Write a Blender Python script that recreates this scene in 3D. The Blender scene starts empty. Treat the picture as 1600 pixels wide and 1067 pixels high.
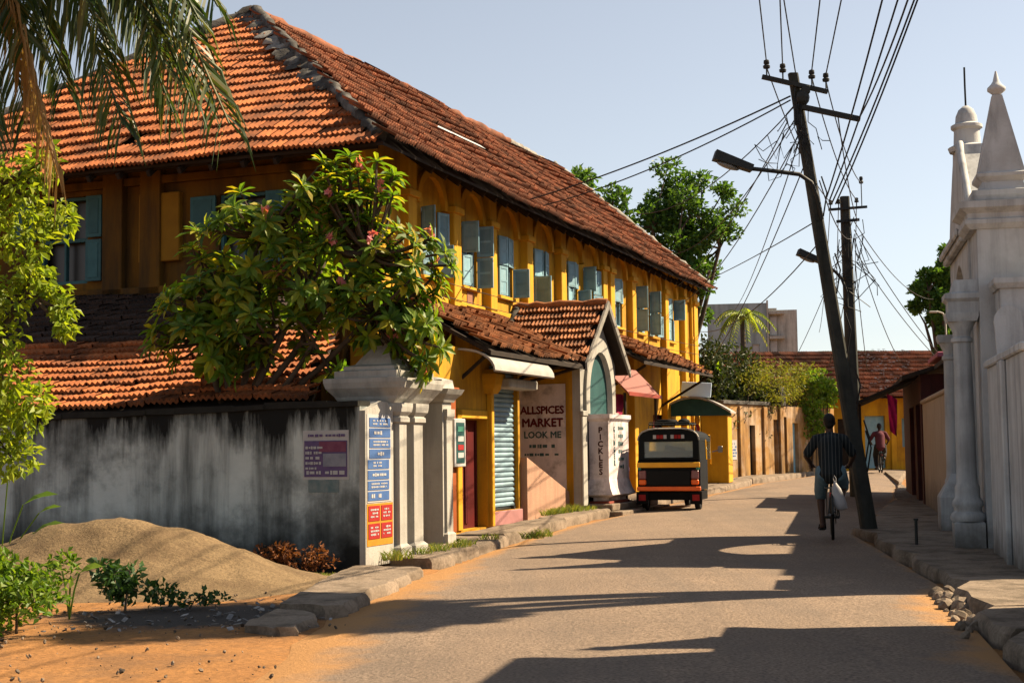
import bpy, math, random
from mathutils import Vector, Matrix, Euler, noise
R = math.radians
V = Vector
random.seed(7)
sc = bpy.context.scene
col = sc.collection

# ------------------------------------------------------------------ camera
cam_d = bpy.data.cameras.new('camera')
cam = bpy.data.objects.new('camera', cam_d)
col.objects.link(cam)
cam_d.sensor_width = 36.0
cam_d.lens = 50.0
cam_d.clip_start = 0.1
cam_d.clip_end = 6000
cam.matrix_world = Matrix.Translation((0, 0, 1.35)) @ Matrix.Rotation(R(90 + 4.41), 4, 'X') @ Matrix.Rotation(R(-0.7), 4, 'Z')
sc.camera = cam

# ------------------------------------------------------------------ sky, sun, exposure
SUN_EL, SUN_AZ = 43.0, 76.0            # azimuth clockwise from +Y
wd = bpy.data.worlds.new('World')
sc.world = wd
wd.use_nodes = True
nt = wd.node_tree
nt.nodes.clear()
sky = nt.nodes.new('ShaderNodeTexSky')
sky.sky_type = 'NISHITA'
sky.sun_disc = False
sky.sun_elevation = R(SUN_EL)
sky.sun_rotation = R(SUN_AZ)
sky.altitude = 0
sky.air_density = 1.0
sky.dust_density = 0.6
sky.ozone_density = 1.0
hsv = nt.nodes.new('ShaderNodeHueSaturation')
hsv.inputs['Saturation'].default_value = 0.48
bg = nt.nodes.new('ShaderNodeBackground')
bg.inputs['Strength'].default_value = 0.05
wo = nt.nodes.new('ShaderNodeOutputWorld')
nt.links.new(sky.outputs[0], hsv.inputs['Color'])
nt.links.new(hsv.outputs[0], bg.inputs['Color'])
nt.links.new(bg.outputs[0], wo.inputs['Surface'])
sun_d = bpy.data.lights.new('sun', 'SUN')
sun_d.energy = 5.0
sun_d.angle = R(0.5)
sun_d.color = (1.0, 0.79, 0.53)
sun = bpy.data.objects.new('sun', sun_d)
col.objects.link(sun)
tosun = V((math.sin(R(SUN_AZ)) * math.cos(R(SUN_EL)), math.cos(R(SUN_AZ)) * math.cos(R(SUN_EL)), math.sin(R(SUN_EL))))
sun.rotation_euler = tosun.to_track_quat('Z', 'Y').to_euler()
sc.view_settings.view_transform = 'Standard'
sc.view_settings.look = 'None'
sc.view_settings.gamma = 1
sc.view_settings.exposure = 1.6
sc.view_settings.use_curve_mapping = False
sc.cycles.max_bounces = 6
sc.cycles.diffuse_bounces = 2
sc.cycles.transparent_max_bounces = 8

# ------------------------------------------------------------------ helpers
def rnd(a, b):
    return random.uniform(a, b)


class MB:
    """collects faces; build() links them as one mesh object"""
    def __init__(s):
        s.v = []
        s.f = []
        s.mi = []
        s.m = 0

    def add(s, vs, fs, mat=None):
        b = len(s.v)
        s.v.extend([tuple(p) for p in vs])
        for f in fs:
            s.f.append([b + i for i in f])
            s.mi.append(s.m)
        return s

    def box(s, c, d, ch=0.0, M=None):
        """centre, full size, chamfer, optional matrix about the centre"""
        hx, hy, hz = d[0] / 2, d[1] / 2, d[2] / 2
        if ch <= 0:
            vs = [V((x, y, z)) for x in (-hx, hx) for y in (-hy, hy) for z in (-hz, hz)]
            fs = [(0, 1, 3, 2), (4, 6, 7, 5), (0, 4, 5, 1), (2, 3, 7, 6), (0, 2, 6, 4), (1, 5, 7, 3)]
        else:
            c_ = min(ch, hx * .9, hy * .9, hz * .9)
            vs, idx = [], {}
            for sx in (-1, 1):
                for sy in (-1, 1):
                    for sz in (-1, 1):
                        for a in range(3):
                            p = [sx * hx, sy * hy, sz * hz]
                            for k in range(3):
                                if k != a:
                                    p[k] -= (sx, sy, sz)[k] * c_
                            idx[(sx, sy, sz, a)] = len(vs)
                            vs.append(V(p))
            fs = []
            for a in range(3):
                b1, b2 = [k for k in range(3) if k != a]
                for sg in (-1, 1):
                    q = []
                    for (t1, t2) in ((-1, -1), (1, -1), (1, 1), (-1, 1)):
                        k = [0, 0, 0]
                        k[a], k[b1], k[b2] = sg, t1, t2
                        q.append(idx[(k[0], k[1], k[2], a)])
                    if (sg > 0) == (a == 1):
                        q = q[::-1]
                    fs.append(q)
            for a in range(3):                       # edges running along axis a
                b1, b2 = [k for k in range(3) if k != a]
                for t1 in (-1, 1):
                    for t2 in (-1, 1):
                        def key(sa, ax):
                            k = [0, 0, 0]
                            k[a], k[b1], k[b2] = sa, t1, t2
                            return idx[(k[0], k[1], k[2], ax)]
                        q = [key(-1, b1), key(1, b1), key(1, b2), key(-1, b2)]
                        n = (vs[q[1]] - vs[q[0]]).cross(vs[q[3]] - vs[q[0]])
                        ctr = sum((vs[i] for i in q), V())
                        if n.dot(ctr) < 0:
                            q = q[::-1]
                        fs.append(q)
            for sx in (-1, 1):
                for sy in (-1, 1):
                    for sz in (-1, 1):
                        q = [idx[(sx, sy, sz, 0)], idx[(sx, sy, sz, 1)], idx[(sx, sy, sz, 2)]]
                        if sx * sy * sz < 0:
                            q = q[::-1]
                        fs.append(q)
        c = V(c)
        if M is not None:
            vs = [M @ p for p in vs]
        return s.add([p + c for p in vs], fs)

    def bx(s, x0, x1, y0, y1, z0, z1, ch=0.0):
        return s.box(((x0 + x1) / 2, (y0 + y1) / 2, (z0 + z1) / 2), (abs(x1 - x0), abs(y1 - y0), abs(z1 - z0)), ch)

    def prism(s, pts, axis, a, b):
        """polygon pts (2D) extruded along axis from a to b"""
        n = len(pts)
        def mk(p, t):
            if axis == 'x':
                return (t, p[0], p[1])
            if axis == 'y':
                return (p[0], t, p[1])
            return (p[0], p[1], t)
        vs = [mk(p, a) for p in pts] + [mk(p, b) for p in pts]
        fs = [tuple(range(n)), tuple(range(2 * n - 1, n - 1, -1))]
        fs += [(i, i + n, (i + 1) % n + n, (i + 1) % n) for i in range(n)]
        return s.add(vs, fs)

    def tube(s, path, rad, n=8, cap=True, flat=1.0):
        path = [V(p) for p in path]
        m = len(path)
        if not isinstance(rad, (list, tuple)):
            rad = [rad] * m
        up = None
        rings = []
        for i, p in enumerate(path):
            d = (path[min(i + 1, m - 1)] - path[max(i - 1, 0)])
            if d.length < 1e-9:
                d = V((0, 0, 1))
            d.normalize()
            if up is None:
                up = d.orthogonal().normalized()
            up = (up - d * up.dot(d))
            if up.length < 1e-6:
                up = d.orthogonal()
            up.normalize()
            w = d.cross(up)
            rings.append([p + (up * math.cos(2 * math.pi * k / n) + w * math.sin(2 * math.pi * k / n) * flat) * rad[i] for k in range(n)])
        vs = [q for r in rings for q in r]
        fs = []
        for i in range(m - 1):
            for k in range(n):
                k2 = (k + 1) % n
                fs.append((i * n + k, i * n + k2, (i + 1) * n + k2, (i + 1) * n + k))
        if cap:
            fs.append(tuple(range(n - 1, -1, -1)))
            fs.append(tuple((m - 1) * n + k for k in range(n)))
        return s.add(vs, fs)

    def lathe(s, prof, c=(0, 0, 0), n=16, sx=1.0, sy=1.0):
        """profile of (r, z) from the bottom up"""
        c = V(c)
        vs = []
        for r, z in prof:
            for k in range(n):
                a = 2 * math.pi * k / n
                vs.append(c + V((r * math.cos(a) * sx, r * math.sin(a) * sy, z)))
        fs = []
        for i in range(len(prof) - 1):
            for k in range(n):
                k2 = (k + 1) % n
                fs.append((i * n + k, i * n + k2, (i + 1) * n + k2, (i + 1) * n + k))
        fs.append(tuple(range(n - 1, -1, -1)))
        fs.append(tuple((len(prof) - 1) * n + k for k in range(n)))
        return s.add(vs, fs)

    def levels(s, cx, cy, lv):
        """stack of rectangular frusta: (z, half x, half y) from the bottom up"""
        vs = []
        for z, a, b in lv:
            vs += [(cx - a, cy - b, z), (cx + a, cy - b, z), (cx + a, cy + b, z), (cx - a, cy + b, z)]
        fs = [(3, 2, 1, 0)]
        for i in range(len(lv) - 1):
            for k in range(4):
                k2 = (k + 1) % 4
                fs.append((i * 4 + k, i * 4 + k2, i * 4 + 4 + k2, i * 4 + 4 + k))
        t = (len(lv) - 1) * 4
        fs.append((t, t + 1, t + 2, t + 3))
        return s.add(vs, fs)

    def torus(s, c, R_, r, axis='x', n=28, m=8):
        c = V(c)
        vs, fs = [], []
        for i in range(n):
            a = 2 * math.pi * i / n
            for k in range(m):
                b = 2 * math.pi * k / m
                q = R_ + r * math.cos(b)
                h = r * math.sin(b)
                if axis == 'x':
                    p = V((h, q * math.cos(a), q * math.sin(a)))
                elif axis == 'y':
                    p = V((q * math.cos(a), h, q * math.sin(a)))
                else:
                    p = V((q * math.cos(a), q * math.sin(a), h))
                vs.append(c + p)
        for i in range(n):
            for k in range(m):
                fs.append((i * m + k, ((i + 1) % n) * m + k, ((i + 1) % n) * m + (k + 1) % m, i * m + (k + 1) % m))
        return s.add(vs, fs)

    def ball(s, c, rad, n=12, m=8, M=None):
        c = V(c)
        if not isinstance(rad, (tuple, list)):
            rad = (rad,) * 3
        vs = [V((0, 0, -rad[2]))]
        for i in range(1, m):
            t = -math.pi / 2 + math.pi * i / m
            for k in range(n):
                a = 2 * math.pi * k / n
                vs.append(V((rad[0] * math.cos(t) * math.cos(a), rad[1] * math.cos(t) * math.sin(a), rad[2] * math.sin(t))))
        vs.append(V((0, 0, rad[2])))
        fs = [(0, 1 + (k + 1) % n, 1 + k) for k in range(n)]
        for i in range(m - 2):
            for k in range(n):
                fs.append((1 + i * n + k, 1 + i * n + (k + 1) % n, 1 + (i + 1) * n + (k + 1) % n, 1 + (i + 1) * n + k))
        t = len(vs) - 1
        fs += [(t, 1 + (m - 2) * n + k, 1 + (m - 2) * n + (k + 1) % n) for k in range(n)]
        if M is not None:
            vs = [M @ p for p in vs]
        return s.add([p + c for p in vs], fs)

    def leaf(s, p, d, nrm, L, W, fold=.25, long=False):
        """one leaf from p along d; nrm is its upper side"""
        side = d.cross(nrm)
        if side.length < 1e-6:
            side = d.orthogonal()
        side.normalize()
        up = side.cross(d).normalized()
        e = up * (W * fold)
        if long:
            q = [p, p + d * L * .3 + side * W * .42 + e, p + d * L * .68 + side * W * .5 + e - up * L * .05, p + d * L - up * L * .16,
                 p + d * L * .68 - side * W * .5 + e - up * L * .05, p + d * L * .3 - side * W * .42 + e, p + d * L * .5]
            s.add(q, [(0, 1, 6), (1, 2, 6), (2, 3, 6), (3, 4, 6), (4, 5, 6), (5, 0, 6)])
        else:
            q = [p, p + d * L * .5 + side * W * .5 + e, p + d * L - up * L * .12, p + d * L * .5 - side * W * .5 + e]
            s.add(q, [(0, 1, 2), (0, 2, 3)])
        return s

    def mesh(s, name='mesh'):
        me = bpy.data.meshes.new(name)
        me.from_pydata(s.v, [], s.f)
        if any(s.mi):
            me.polygons.foreach_set('material_index', s.mi)
        me.validate()
        me.update()
        return me

    def build(s, name, mats, parent=None, smooth=None):
        me = s.mesh(name)
        if not isinstance(mats, (list, tuple)):
            mats = [mats]
        for m in mats:
            me.materials.append(m)
        if smooth is not None:
            me.polygons.foreach_set('use_smooth', [True] * len(me.polygons))
            if smooth < 180:
                me.set_sharp_from_angle(angle=R(smooth))
        o = bpy.data.objects.new(name, me)
        col.objects.link(o)
        o.parent = parent
        return o


def tag(o, label=None, cat=None, group=None, kind=None):
    for k, v in (('label', label), ('category', cat), ('group', group), ('kind', kind)):
        if v:
            o[k] = v
    return o


def thing(name, label, cat, loc=(0, 0, 0), rz=0.0, group=None):
    o = bpy.data.objects.new(name, None)
    col.objects.link(o)
    o.empty_display_size = .2
    o.location = loc
    o.rotation_euler = (0, 0, rz)
    return tag(o, label, cat, group)


def share(name, me, parent, M=None):
    o = bpy.data.objects.new(name, me)
    col.objects.link(o)
    o.parent = parent
    if M is not None:
        o.matrix_basis = M
    return o


def recenter(root, p):
    """moves a thing's empty to the local point p, its parts stay where they are"""
    p = V(p)
    for ch in [o for o in col.objects if o.parent == root]:
        ch.location = V(ch.location) - p
    root.location = V(root.location) + Euler(root.rotation_euler).to_matrix() @ p


def copy_tree(o, parent=None, kids=None):
    c = o.copy()
    col.objects.link(c)
    c.parent = parent
    for ch in [q for q in list(col.objects) if q.parent == o]:
        copy_tree(ch, c)
    return c


# ------------------------------------------------------------------ materials
MATS = {}


def mat(name, c1, c2=None, scale=3.0, rough=.85, bump=0.0, bscale=40.0, metal=0.0, streak=None, streak_amt=.5, streak_scale=(5, 5, .6),
        blotch=None, blotch_amt=.5, blotch_scale=1.2, isl=0.0, spec=.25, detail=6, fine=0.0, obj=0.0, low=None, low_h=(0, .5), high=None, high_h=(1.2, 1.9)):
    """procedural surface: two-tone noise, vertical streaks, blotches, per-piece variation, bump"""
    if name in MATS:
        return MATS[name]
    K = .5                                                # keeps all paints in one realistic range
    c1, c2, streak, blotch, low = [tuple(x * K for x in c) if c else None for c in (c1, c2, streak, blotch, low)]
    high = tuple(x * K for x in high) if high else None
    m = bpy.data.materials.new(name)
    MATS[name] = m
    m.use_nodes = True
    t = m.node_tree
    N, L = t.nodes, t.links
    b = N['Principled BSDF']
    b.inputs['Roughness'].default_value = rough
    b.inputs['Metallic'].default_value = metal
    b.inputs['Specular IOR Level'].default_value = spec
    geo = N.new('ShaderNodeNewGeometry')

    def nz(scale_, detail_=6, vec=None, rough_=.6):
        q = N.new('ShaderNodeTexNoise')
        q.inputs['Scale'].default_value = scale_
        q.inputs['Detail'].default_value = detail_
        q.inputs['Roughness'].default_value = rough_
        L.new(vec or geo.outputs['Position'], q.inputs['Vector'])
        return q.outputs['Fac']

    def ramp(f, a, c):
        q = N.new('ShaderNodeMapRange')
        q.inputs['From Min'].default_value = a
        q.inputs['From Max'].default_value = c
        L.new(f, q.inputs['Value'])
        return q.outputs[0]

    def mix(f, a, c, mode='MIX', fac=None):
        q = N.new('ShaderNodeMix')
        q.data_type = 'RGBA'
        q.blend_type = mode
        if f is not None:
            L.new(f, q.inputs[0])
        else:
            q.inputs[0].default_value = fac
        for sock, x in ((q.inputs[6], a), (q.inputs[7], c)):
            if isinstance(x, (tuple, list)):
                sock.default_value = (x[0], x[1], x[2], 1)
            else:
                L.new(x, sock)
        return q.outputs[2]

    def mul(f, k):
        q = N.new('ShaderNodeMath')
        q.operation = 'MULTIPLY'
        L.new(f, q.inputs[0])
        if isinstance(k, float) or isinstance(k, int):
            q.inputs[1].default_value = k
        else:
            L.new(k, q.inputs[1])
        return q.outputs[0]

    if c2 is None:
        c2 = tuple(x * .8 for x in c1)
    c = mix(ramp(nz(scale, detail), .35, .65), c1, c2)
    if fine:
        g = ramp(nz(bscale * 1.7, 3), .40, .64)
        c = mix(mul(g, fine), c, (c2[0] * .45, c2[1] * .45, c2[2] * .45))
    if blotch:
        c = mix(mul(ramp(nz(blotch_scale, 8, rough_=.68), .47, .62), blotch_amt), c, blotch)
    if streak:
        mp = N.new('ShaderNodeMapping')
        mp.inputs['Scale'].default_value = streak_scale
        L.new(geo.outputs['Position'], mp.inputs['Vector'])
        c = mix(mul(ramp(nz(1.0, 7, mp.outputs[0], .65), .45, .68), streak_amt), c, streak)
    if low:                                                # grime with a shape of its own along the foot
        sp = N.new('ShaderNodeSeparateXYZ')
        L.new(geo.outputs['Position'], sp.inputs[0])
        h = N.new('ShaderNodeMath')
        h.operation = 'ADD'
        L.new(sp.outputs[2], h.inputs[0])
        L.new(mul(nz(2.5, 6), -0.9), h.inputs[1])
        c = mix(ramp(h.outputs[0], low_h[1] - .45, low_h[0] - .45), c, low)
    if high:                                               # algae hanging in tongues from the top of a wall
        sp = N.new('ShaderNodeSeparateXYZ')
        L.new(geo.outputs['Position'], sp.inputs[0])
        mp = N.new('ShaderNodeMapping')
        mp.inputs['Scale'].default_value = (2.2, 2.2, .25)
        L.new(geo.outputs['Position'], mp.inputs['Vector'])
        h = N.new('ShaderNodeMath')
        h.operation = 'ADD'
        L.new(sp.outputs[2], h.inputs[0])
        L.new(mul(nz(1.0, 8, mp.outputs[0], .7), 2.2), h.inputs[1])
        c = mix(ramp(h.outputs[0], high_h[0] + 1.1, high_h[1] + 1.1), c, high)
    if isl or obj:
        oi = N.new('ShaderNodeObjectInfo')
        ad = N.new('ShaderNodeMath')
        ad.operation = 'ADD'
        L.new(geo.outputs['Random Per Island'], ad.inputs[0])
        L.new(oi.outputs['Random'], ad.inputs[1])
        fr = N.new('ShaderNodeMath')
        fr.operation = 'FRACT'
        L.new(ad.outputs[0], fr.inputs[0])
        k = N.new('ShaderNodeMapRange')
        k.inputs['To Min'].default_value = 1 - max(isl, obj)
        k.inputs['To Max'].default_value = 1 + max(isl, obj) * .6
        L.new(fr.outputs[0], k.inputs['Value'])
        h = N.new('ShaderNodeHueSaturation')
        L.new(c, h.inputs['Color'])
        L.new(k.outputs[0], h.inputs['Value'])
        c = h.outputs[0]
    L.new(c, b.inputs['Base Color'])
    if bump:
        bp = N.new('ShaderNodeBump')
        bp.inputs['Strength'].default_value = min(1, bump)
        bp.inputs['Distance'].default_value = .02
        L.new(nz(bscale, 8, rough_=.7), bp.inputs['Height'])
        L.new(bp.outputs[0], b.inputs['Normal'])
    return m


def leafmat(name, cols, trans=.45, rough=.5):
    if name in MATS:
        return MATS[name]
    m = bpy.data.materials.new(name)
    MATS[name] = m
    m.use_nodes = True
    t = m.node_tree
    N, L = t.nodes, t.links
    b = N['Principled BSDF']
    b.inputs['Roughness'].default_value = rough
    b.inputs['Specular IOR Level'].default_value = .35
    geo = N.new('ShaderNodeNewGeometry')
    oi = N.new('ShaderNodeObjectInfo')
    ad = N.new('ShaderNodeMath')
    ad.operation = 'ADD'
    L.new(geo.outputs['Random Per Island'], ad.inputs[0])
    L.new(oi.outputs['Random'], ad.inputs[1])
    fr = N.new('ShaderNodeMath')
    fr.operation = 'FRACT'
    L.new(ad.outputs[0], fr.inputs[0])
    cr = N.new('ShaderNodeValToRGB')
    el = cr.color_ramp.elements
    while len(el) < len(cols):
        el.new(.5)
    for i, c in enumerate(cols):
        el[i].position = i / max(1, len(cols) - 1)
        el[i].color = (c[0], c[1], c[2], 1)
    L.new(fr.outputs[0], cr.inputs[0])
    L.new(cr.outputs[0], b.inputs['Base Color'])
    tr = N.new('ShaderNodeBsdfTranslucent')
    bri = N.new('ShaderNodeMix')
    bri.data_type = 'RGBA'
    bri.blend_type = 'MULTIPLY'
    bri.inputs[0].default_value = 1
    bri.inputs[7].default_value = (1.6, 1.5, .6, 1)
    L.new(cr.outputs[0], bri.inputs[6])
    L.new(bri.outputs[2], tr.inputs['Color'])
    mx = N.new('ShaderNodeMixShader')
    mx.inputs[0].default_value = trans
    L.new(b.outputs[0], mx.inputs[1])
    L.new(tr.outputs[0], mx.inputs[2])
    L.new(mx.outputs[0], N['Material Output'].inputs['Surface'])
    return m


def glass(name, tint=(.02, .03, .035), rough=.08):
    if name in MATS:
        return MATS[name]
    m = mat(name, tint, tint, rough=rough, spec=.6)
    return m


# colours
m_yellow = mat('yellow_limewash', (1.0, .55, .025), (.86, .44, .02), 1.6, .9, .25, 25, streak=(.26, .12, .02), streak_amt=.62, streak_scale=(3.5, 3.5, .35), blotch=(.40, .20, .04), blotch_amt=.45, blotch_scale=1.1)
m_yellow_trim = mat('yellow_trim_paint', (1.04, .57, .03), (.9, .46, .02), 2.2, .85, .2, 30, streak=(.3, .13, .02), streak_amt=.3)
m_endwall = mat('aged_shaded_limewash', (.24, .12, .008), (.17, .08, .008), 1.3, .9, .25, 25, streak=(.04, .03, .015), streak_amt=.8, streak_scale=(3, 3, .35))  # aged yellow limewash, base colour darkened to deepen the end wall's shade
m_tile_new = mat('orange_clay_tile', (.66, .215, .07), (.46, .14, .045), 9, .9, .3, 60, isl=.45, blotch=(.13, .065, .04), blotch_amt=.62, blotch_scale=1.6)
m_tile_old = mat('brown_clay_tile', (.54, .20, .095), (.33, .125, .063), 5, .9, .3, 50, isl=.45, blotch=(.07, .04, .025), blotch_amt=.6, blotch_scale=.9)
m_tile_mid = mat('weathered_clay_tile', (.56, .215, .08), (.38, .145, .055), 8, .85, .25, 50, isl=.35, blotch=(.13, .06, .03), blotch_amt=.6, blotch_scale=2.2)
m_mortar = mat('black_stained_mortar', (.10, .095, .085), (.055, .05, .045), 4, .95, .6, 25, blotch=(.30, .29, .27), blotch_amt=.7, blotch_scale=2.5)
m_mortar_w = mat('pale_mortar', (.5, .48, .43), (.3, .28, .25), 5, .95, .5, 25)
m_wood_dark = mat('dark_roof_timber', (.05, .033, .022), (.028, .02, .015), 6, .85, .2, 30)
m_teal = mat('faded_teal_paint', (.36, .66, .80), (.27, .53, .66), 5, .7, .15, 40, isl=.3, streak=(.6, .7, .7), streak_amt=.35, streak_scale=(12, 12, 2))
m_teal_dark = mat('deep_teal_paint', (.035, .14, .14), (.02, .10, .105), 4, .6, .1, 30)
m_teal_shade = mat('shaded_teal_paint', (.07, .22, .25), (.05, .17, .20), 5, .7, .15, 40, isl=.2)  # darker copy of the shutter teal, shade of the end wall put into the colour
m_dark = glass('dark_interior', (.012, .013, .013), .4)
m_white = mat('white_limewash', (.72, .70, .64), (.62, .60, .55), 2.0, .9, .3, 22, streak=(.22, .22, .2), streak_amt=.45, streak_scale=(6, 6, .5), blotch=(.45, .43, .38), blotch_amt=.4)
m_gatewhite = mat('chapel_white_limewash', (.88, .92, .94), (.78, .82, .85), 1.5, .9, .2, 20, streak=(.16, .17, .17), streak_amt=.5, streak_scale=(5, 5, .35), blotch=(.55, .55, .53), blotch_amt=.4, blotch_scale=1.5, low=(.20, .19, .17), low_h=(.05, .5))
m_cream = mat('cream_wall_paint', (.68, .55, .41), (.60, .47, .34), 1.8, .9, .2, 20, streak=(.38, .30, .23), streak_amt=.35, low=(.22, .19, .16), low_h=(.2, .8))
m_stain = mat('mould_stained_plaster', (.92, 1.02, 1.0), (.66, .75, .74), 1.6, .92, .35, 18, streak=(.02, .024, .024), streak_amt=.9, streak_scale=(1.7, 1.7, .16), blotch=(.12, .14, .14), blotch_amt=.7, blotch_scale=.8, low=(.02, .024, .022), low_h=(.15, .75), high=(.012, .014, .014), high_h=(1.5, 1.85))
m_walltop = mat('black_algae_coping', (.02, .02, .018), (.035, .035, .03), 5, .95, .5, 25)
m_asphalt = mat('dusty_asphalt', (.22, .175, .135), (.18, .145, .115), .55, .9, .9, 55, fine=.75, spec=.2, blotch=(.27, .20, .14), blotch_amt=.45, blotch_scale=.5)
m_concrete = mat('pavement_concrete', (.46, .36, .27), (.36, .285, .215), 1.8, .95, .6, 22, blotch=(.15, .115, .08), blotch_amt=.85, blotch_scale=2.6, fine=.5)
m_dirt = mat('orange_dirt', (.58, .28, .09), (.46, .22, .075), .9, 1.0, 1.0, 14, blotch=(.22, .13, .07), blotch_amt=.55, blotch_scale=1.4, fine=.5)
m_sand = mat('river_sand', (.38, .265, .145), (.28, .195, .105), 1.6, 1.0, 1.0, 22, fine=.6, blotch=(.19, .125, .07), blotch_amt=.6, blotch_scale=3.2)
m_black = mat('black_rubber', (.010, .010, .011), (.016, .016, .016), 6, .75, spec=.1)
m_blackpaint = mat('black_canvas', (.010, .014, .016), (.016, .02, .022), 6, .75, .1, 50, spec=.1)
m_pole = mat('weathered_concrete_pole', (.095, .10, .09), (.055, .06, .055), 4, .9, .3, 25, streak=(.02, .025, .02), streak_amt=.6)
m_steel = mat('painted_steel', (.05, .055, .055), (.035, .04, .04), 6, .6, metal=.2)
m_wire = mat('black_wire', (.015, .016, .018), (.02, .02, .02), 5, .6)
m_bark = mat('grey_brown_bark', (.16, .12, .085), (.09, .07, .05), 6, .95, .5, 30)
m_pink = mat('pink_plinth_paint', (.62, .30, .30), (.5, .24, .24), 3, .9, .2, 25)
m_red = mat('maroon_door_paint', (.16, .012, .012), (.11, .01, .012), 3, .55, .1, 25)
m_shutter = mat('pale_blue_shutter_steel', (.42, .62, .74), (.33, .52, .64), 4, .5, .1, 30, metal=.1, streak=(.18, .26, .28), streak_amt=.35)
m_grey = mat('grey_awning_sheet', (.62, .6, .56), (.5, .48, .45), 3, .6, .1, 20)
m_redawn = mat('red_awning_sheet', (.46, .075, .04), (.35, .055, .03), 3, .6, .1, 20)
m_ochre = mat('peeling_ochre_plaster', (.66, .38, .12), (.5, .26, .085), 1.4, .95, .4, 18, streak=(.08, .05, .03), streak_amt=.85, streak_scale=(2.2, 2.2, .4), blotch=(.8, .62, .46), blotch_amt=.7, blotch_scale=1.1)
m_paper = mat('white_paper', (.72, .72, .72), (.62, .63, .66), 6, .8)
m_blue = mat('blue_print', (.07, .17, .46), (.09, .21, .52), 8, .7)
m_purple = mat('purple_print', (.14, .10, .26), (.20, .13, .30), 14, .7)
m_maroonp = mat('maroon_print', (.24, .06, .13), (.3, .1, .17), 12, .7)
m_redp = mat('red_print', (.55, .025, .025), (.45, .02, .02), 8, .7)
m_orangep = mat('yellow_print', (.78, .36, .02), (.7, .3, .02), 8, .7)
m_greenp = mat('green_print', (.10, .42, .30), (.08, .34, .25), 8, .7)
m_letter = mat('brown_letter_paint', (.13, .05, .035), (.09, .04, .03), 8, .8)
m_letter2 = mat('slate_letter_paint', (.10, .20, .20), (.08, .16, .17), 8, .8)
m_maroon_l = mat('maroon_letter_paint', (.20, .02, .03), (.16, .02, .025), 8, .8)
m_signwhite = mat('flaking_whitewash', (1.25, 1.12, 1.12), (1.05, .93, .95), 2.4, .9, .3, 20, blotch=(.12, .11, .10), blotch_amt=.7, blotch_scale=1.5, streak=(.5, .42, .44), streak_amt=.35)

L_frang = leafmat('frangipani_leaf', [(.04, .10, .012), (.075, .16, .014), (.14, .22, .015), (.06, .13, .016), (.21, .26, .018), (.32, .26, .02)], .52, .5)
L_bush = leafmat('yellow_green_leaf', [(.14, .22, .015), (.20, .28, .02), (.25, .30, .025), (.10, .17, .015)], .5, .5)
L_shrub = leafmat('bright_green_leaf', [(.06, .14, .012), (.10, .19, .015), (.15, .23, .02), (.045, .10, .012)], .45, .5)
L_dark = leafmat('dark_green_leaf', [(.018, .05, .014), (.03, .075, .018), (.045, .10, .022)], .3, .45)
L_tree = leafmat('broad_tree_leaf', [(.035, .095, .018), (.055, .13, .022), (.085, .17, .028), (.03, .075, .018)], .4, .5)
L_creep = leafmat('dark_creeper_leaf', [(.012, .026, .010), (.02, .04, .012), (.035, .055, .016), (.05, .06, .015)], .2, .5)  # very dark green leaf tones
L_vine = leafmat('yellowed_vine_leaf', [(.12, .15, .02), (.18, .19, .03), (.09, .12, .02), (.22, .19, .04)], .4, .6)
L_dry = leafmat('dry_brown_leaf', [(.14, .05, .02), (.20, .075, .025), (.09, .035, .015)], .25, .8)
L_palm = leafmat('coconut_leaflet', [(.018, .04, .012), (.03, .065, .014), (.055, .085, .018), (.12, .11, .03)], .35, .45)
L_palmdry = leafmat('dry_palm_leaflet', [(.28, .17, .07), (.22, .14, .05), (.33, .22, .1)], .35, .7)
L_grass = leafmat('grass_blade', [(.16, .20, .03), (.10, .16, .03), (.26, .24, .06)], .4, .6)
L_flower = leafmat('pink_blossom', [(.60, .16, .20), (.66, .26, .24), (.55, .12, .18)], .3, .6)


# ------------------------------------------------------------------ the ground
def gz(Y):
    """height of the road bed: level near the camera, rising gently down the street"""
    if Y < 16:
        return 0.0
    if Y < 28:
        t = (Y - 16) / 12.0
        return .12 * t * t * (3 - 2 * t)
    return .12 + .012 * (min(Y, 62) - 28)


def lerp_tab(tab, y):
    if y <= tab[0][0]:
        return tab[0][1]
    for (a, p), (b, q) in zip(tab, tab[1:]):
        if y <= b:
            t = (y - a) / (b - a)
            return p + (q - p) * t
    return tab[-1][1]


KL = [(-6, -2.0), (2, -1.75), (6, -1.6), (8.5, -1.55), (10.3, -1.5), (11.9, -1.4), (13.4, -1.25), (15.7, -.98), (18.5, -.50), (21.5, .25), (25, 1.25), (28.3, 2.3), (33, 3.95), (38, 5.7), (43, 7.4), (48, 9.7), (56, 13.2)]
KR = [(-6, .6), (2, 1.75), (6, 2.45), (8.3, 2.9), (10.4, 3.34), (13.6, 4.06), (18.5, 4.72), (21.5, 5.05), (24, 5.95), (29, 7.6), (36, 9.6), (43, 11.6), (50, 13.7), (56, 15.8)]
kl = lambda y: lerp_tab(KL, y)
kr = lambda y: lerp_tab(KR, y)


def sheet(name, xs, ys, zf, m):
    mb = MB()
    nx, ny = len(xs), len(ys)
    mb.add([(x, y, zf(x, y)) for y in ys for x in xs],
           [(j * nx + i, j * nx + i + 1, (j + 1) * nx + i + 1, (j + 1) * nx + i) for j in range(ny - 1) for i in range(nx - 1)])
    return mb.build(name, m, smooth=180)


def ground_z(x, y):
    z = gz(y) - .02
    if -14 < x < 8 and 3 < y < 40:
        z += .018 * noise.noise(V((x * 1.3, y * 1.3, 0))) + .008 * noise.noise(V((x * 5, y * 5, 3)))
        if kl(y) - .1 < x < kr(y) + .1:
            z -= .03
    return z


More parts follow.
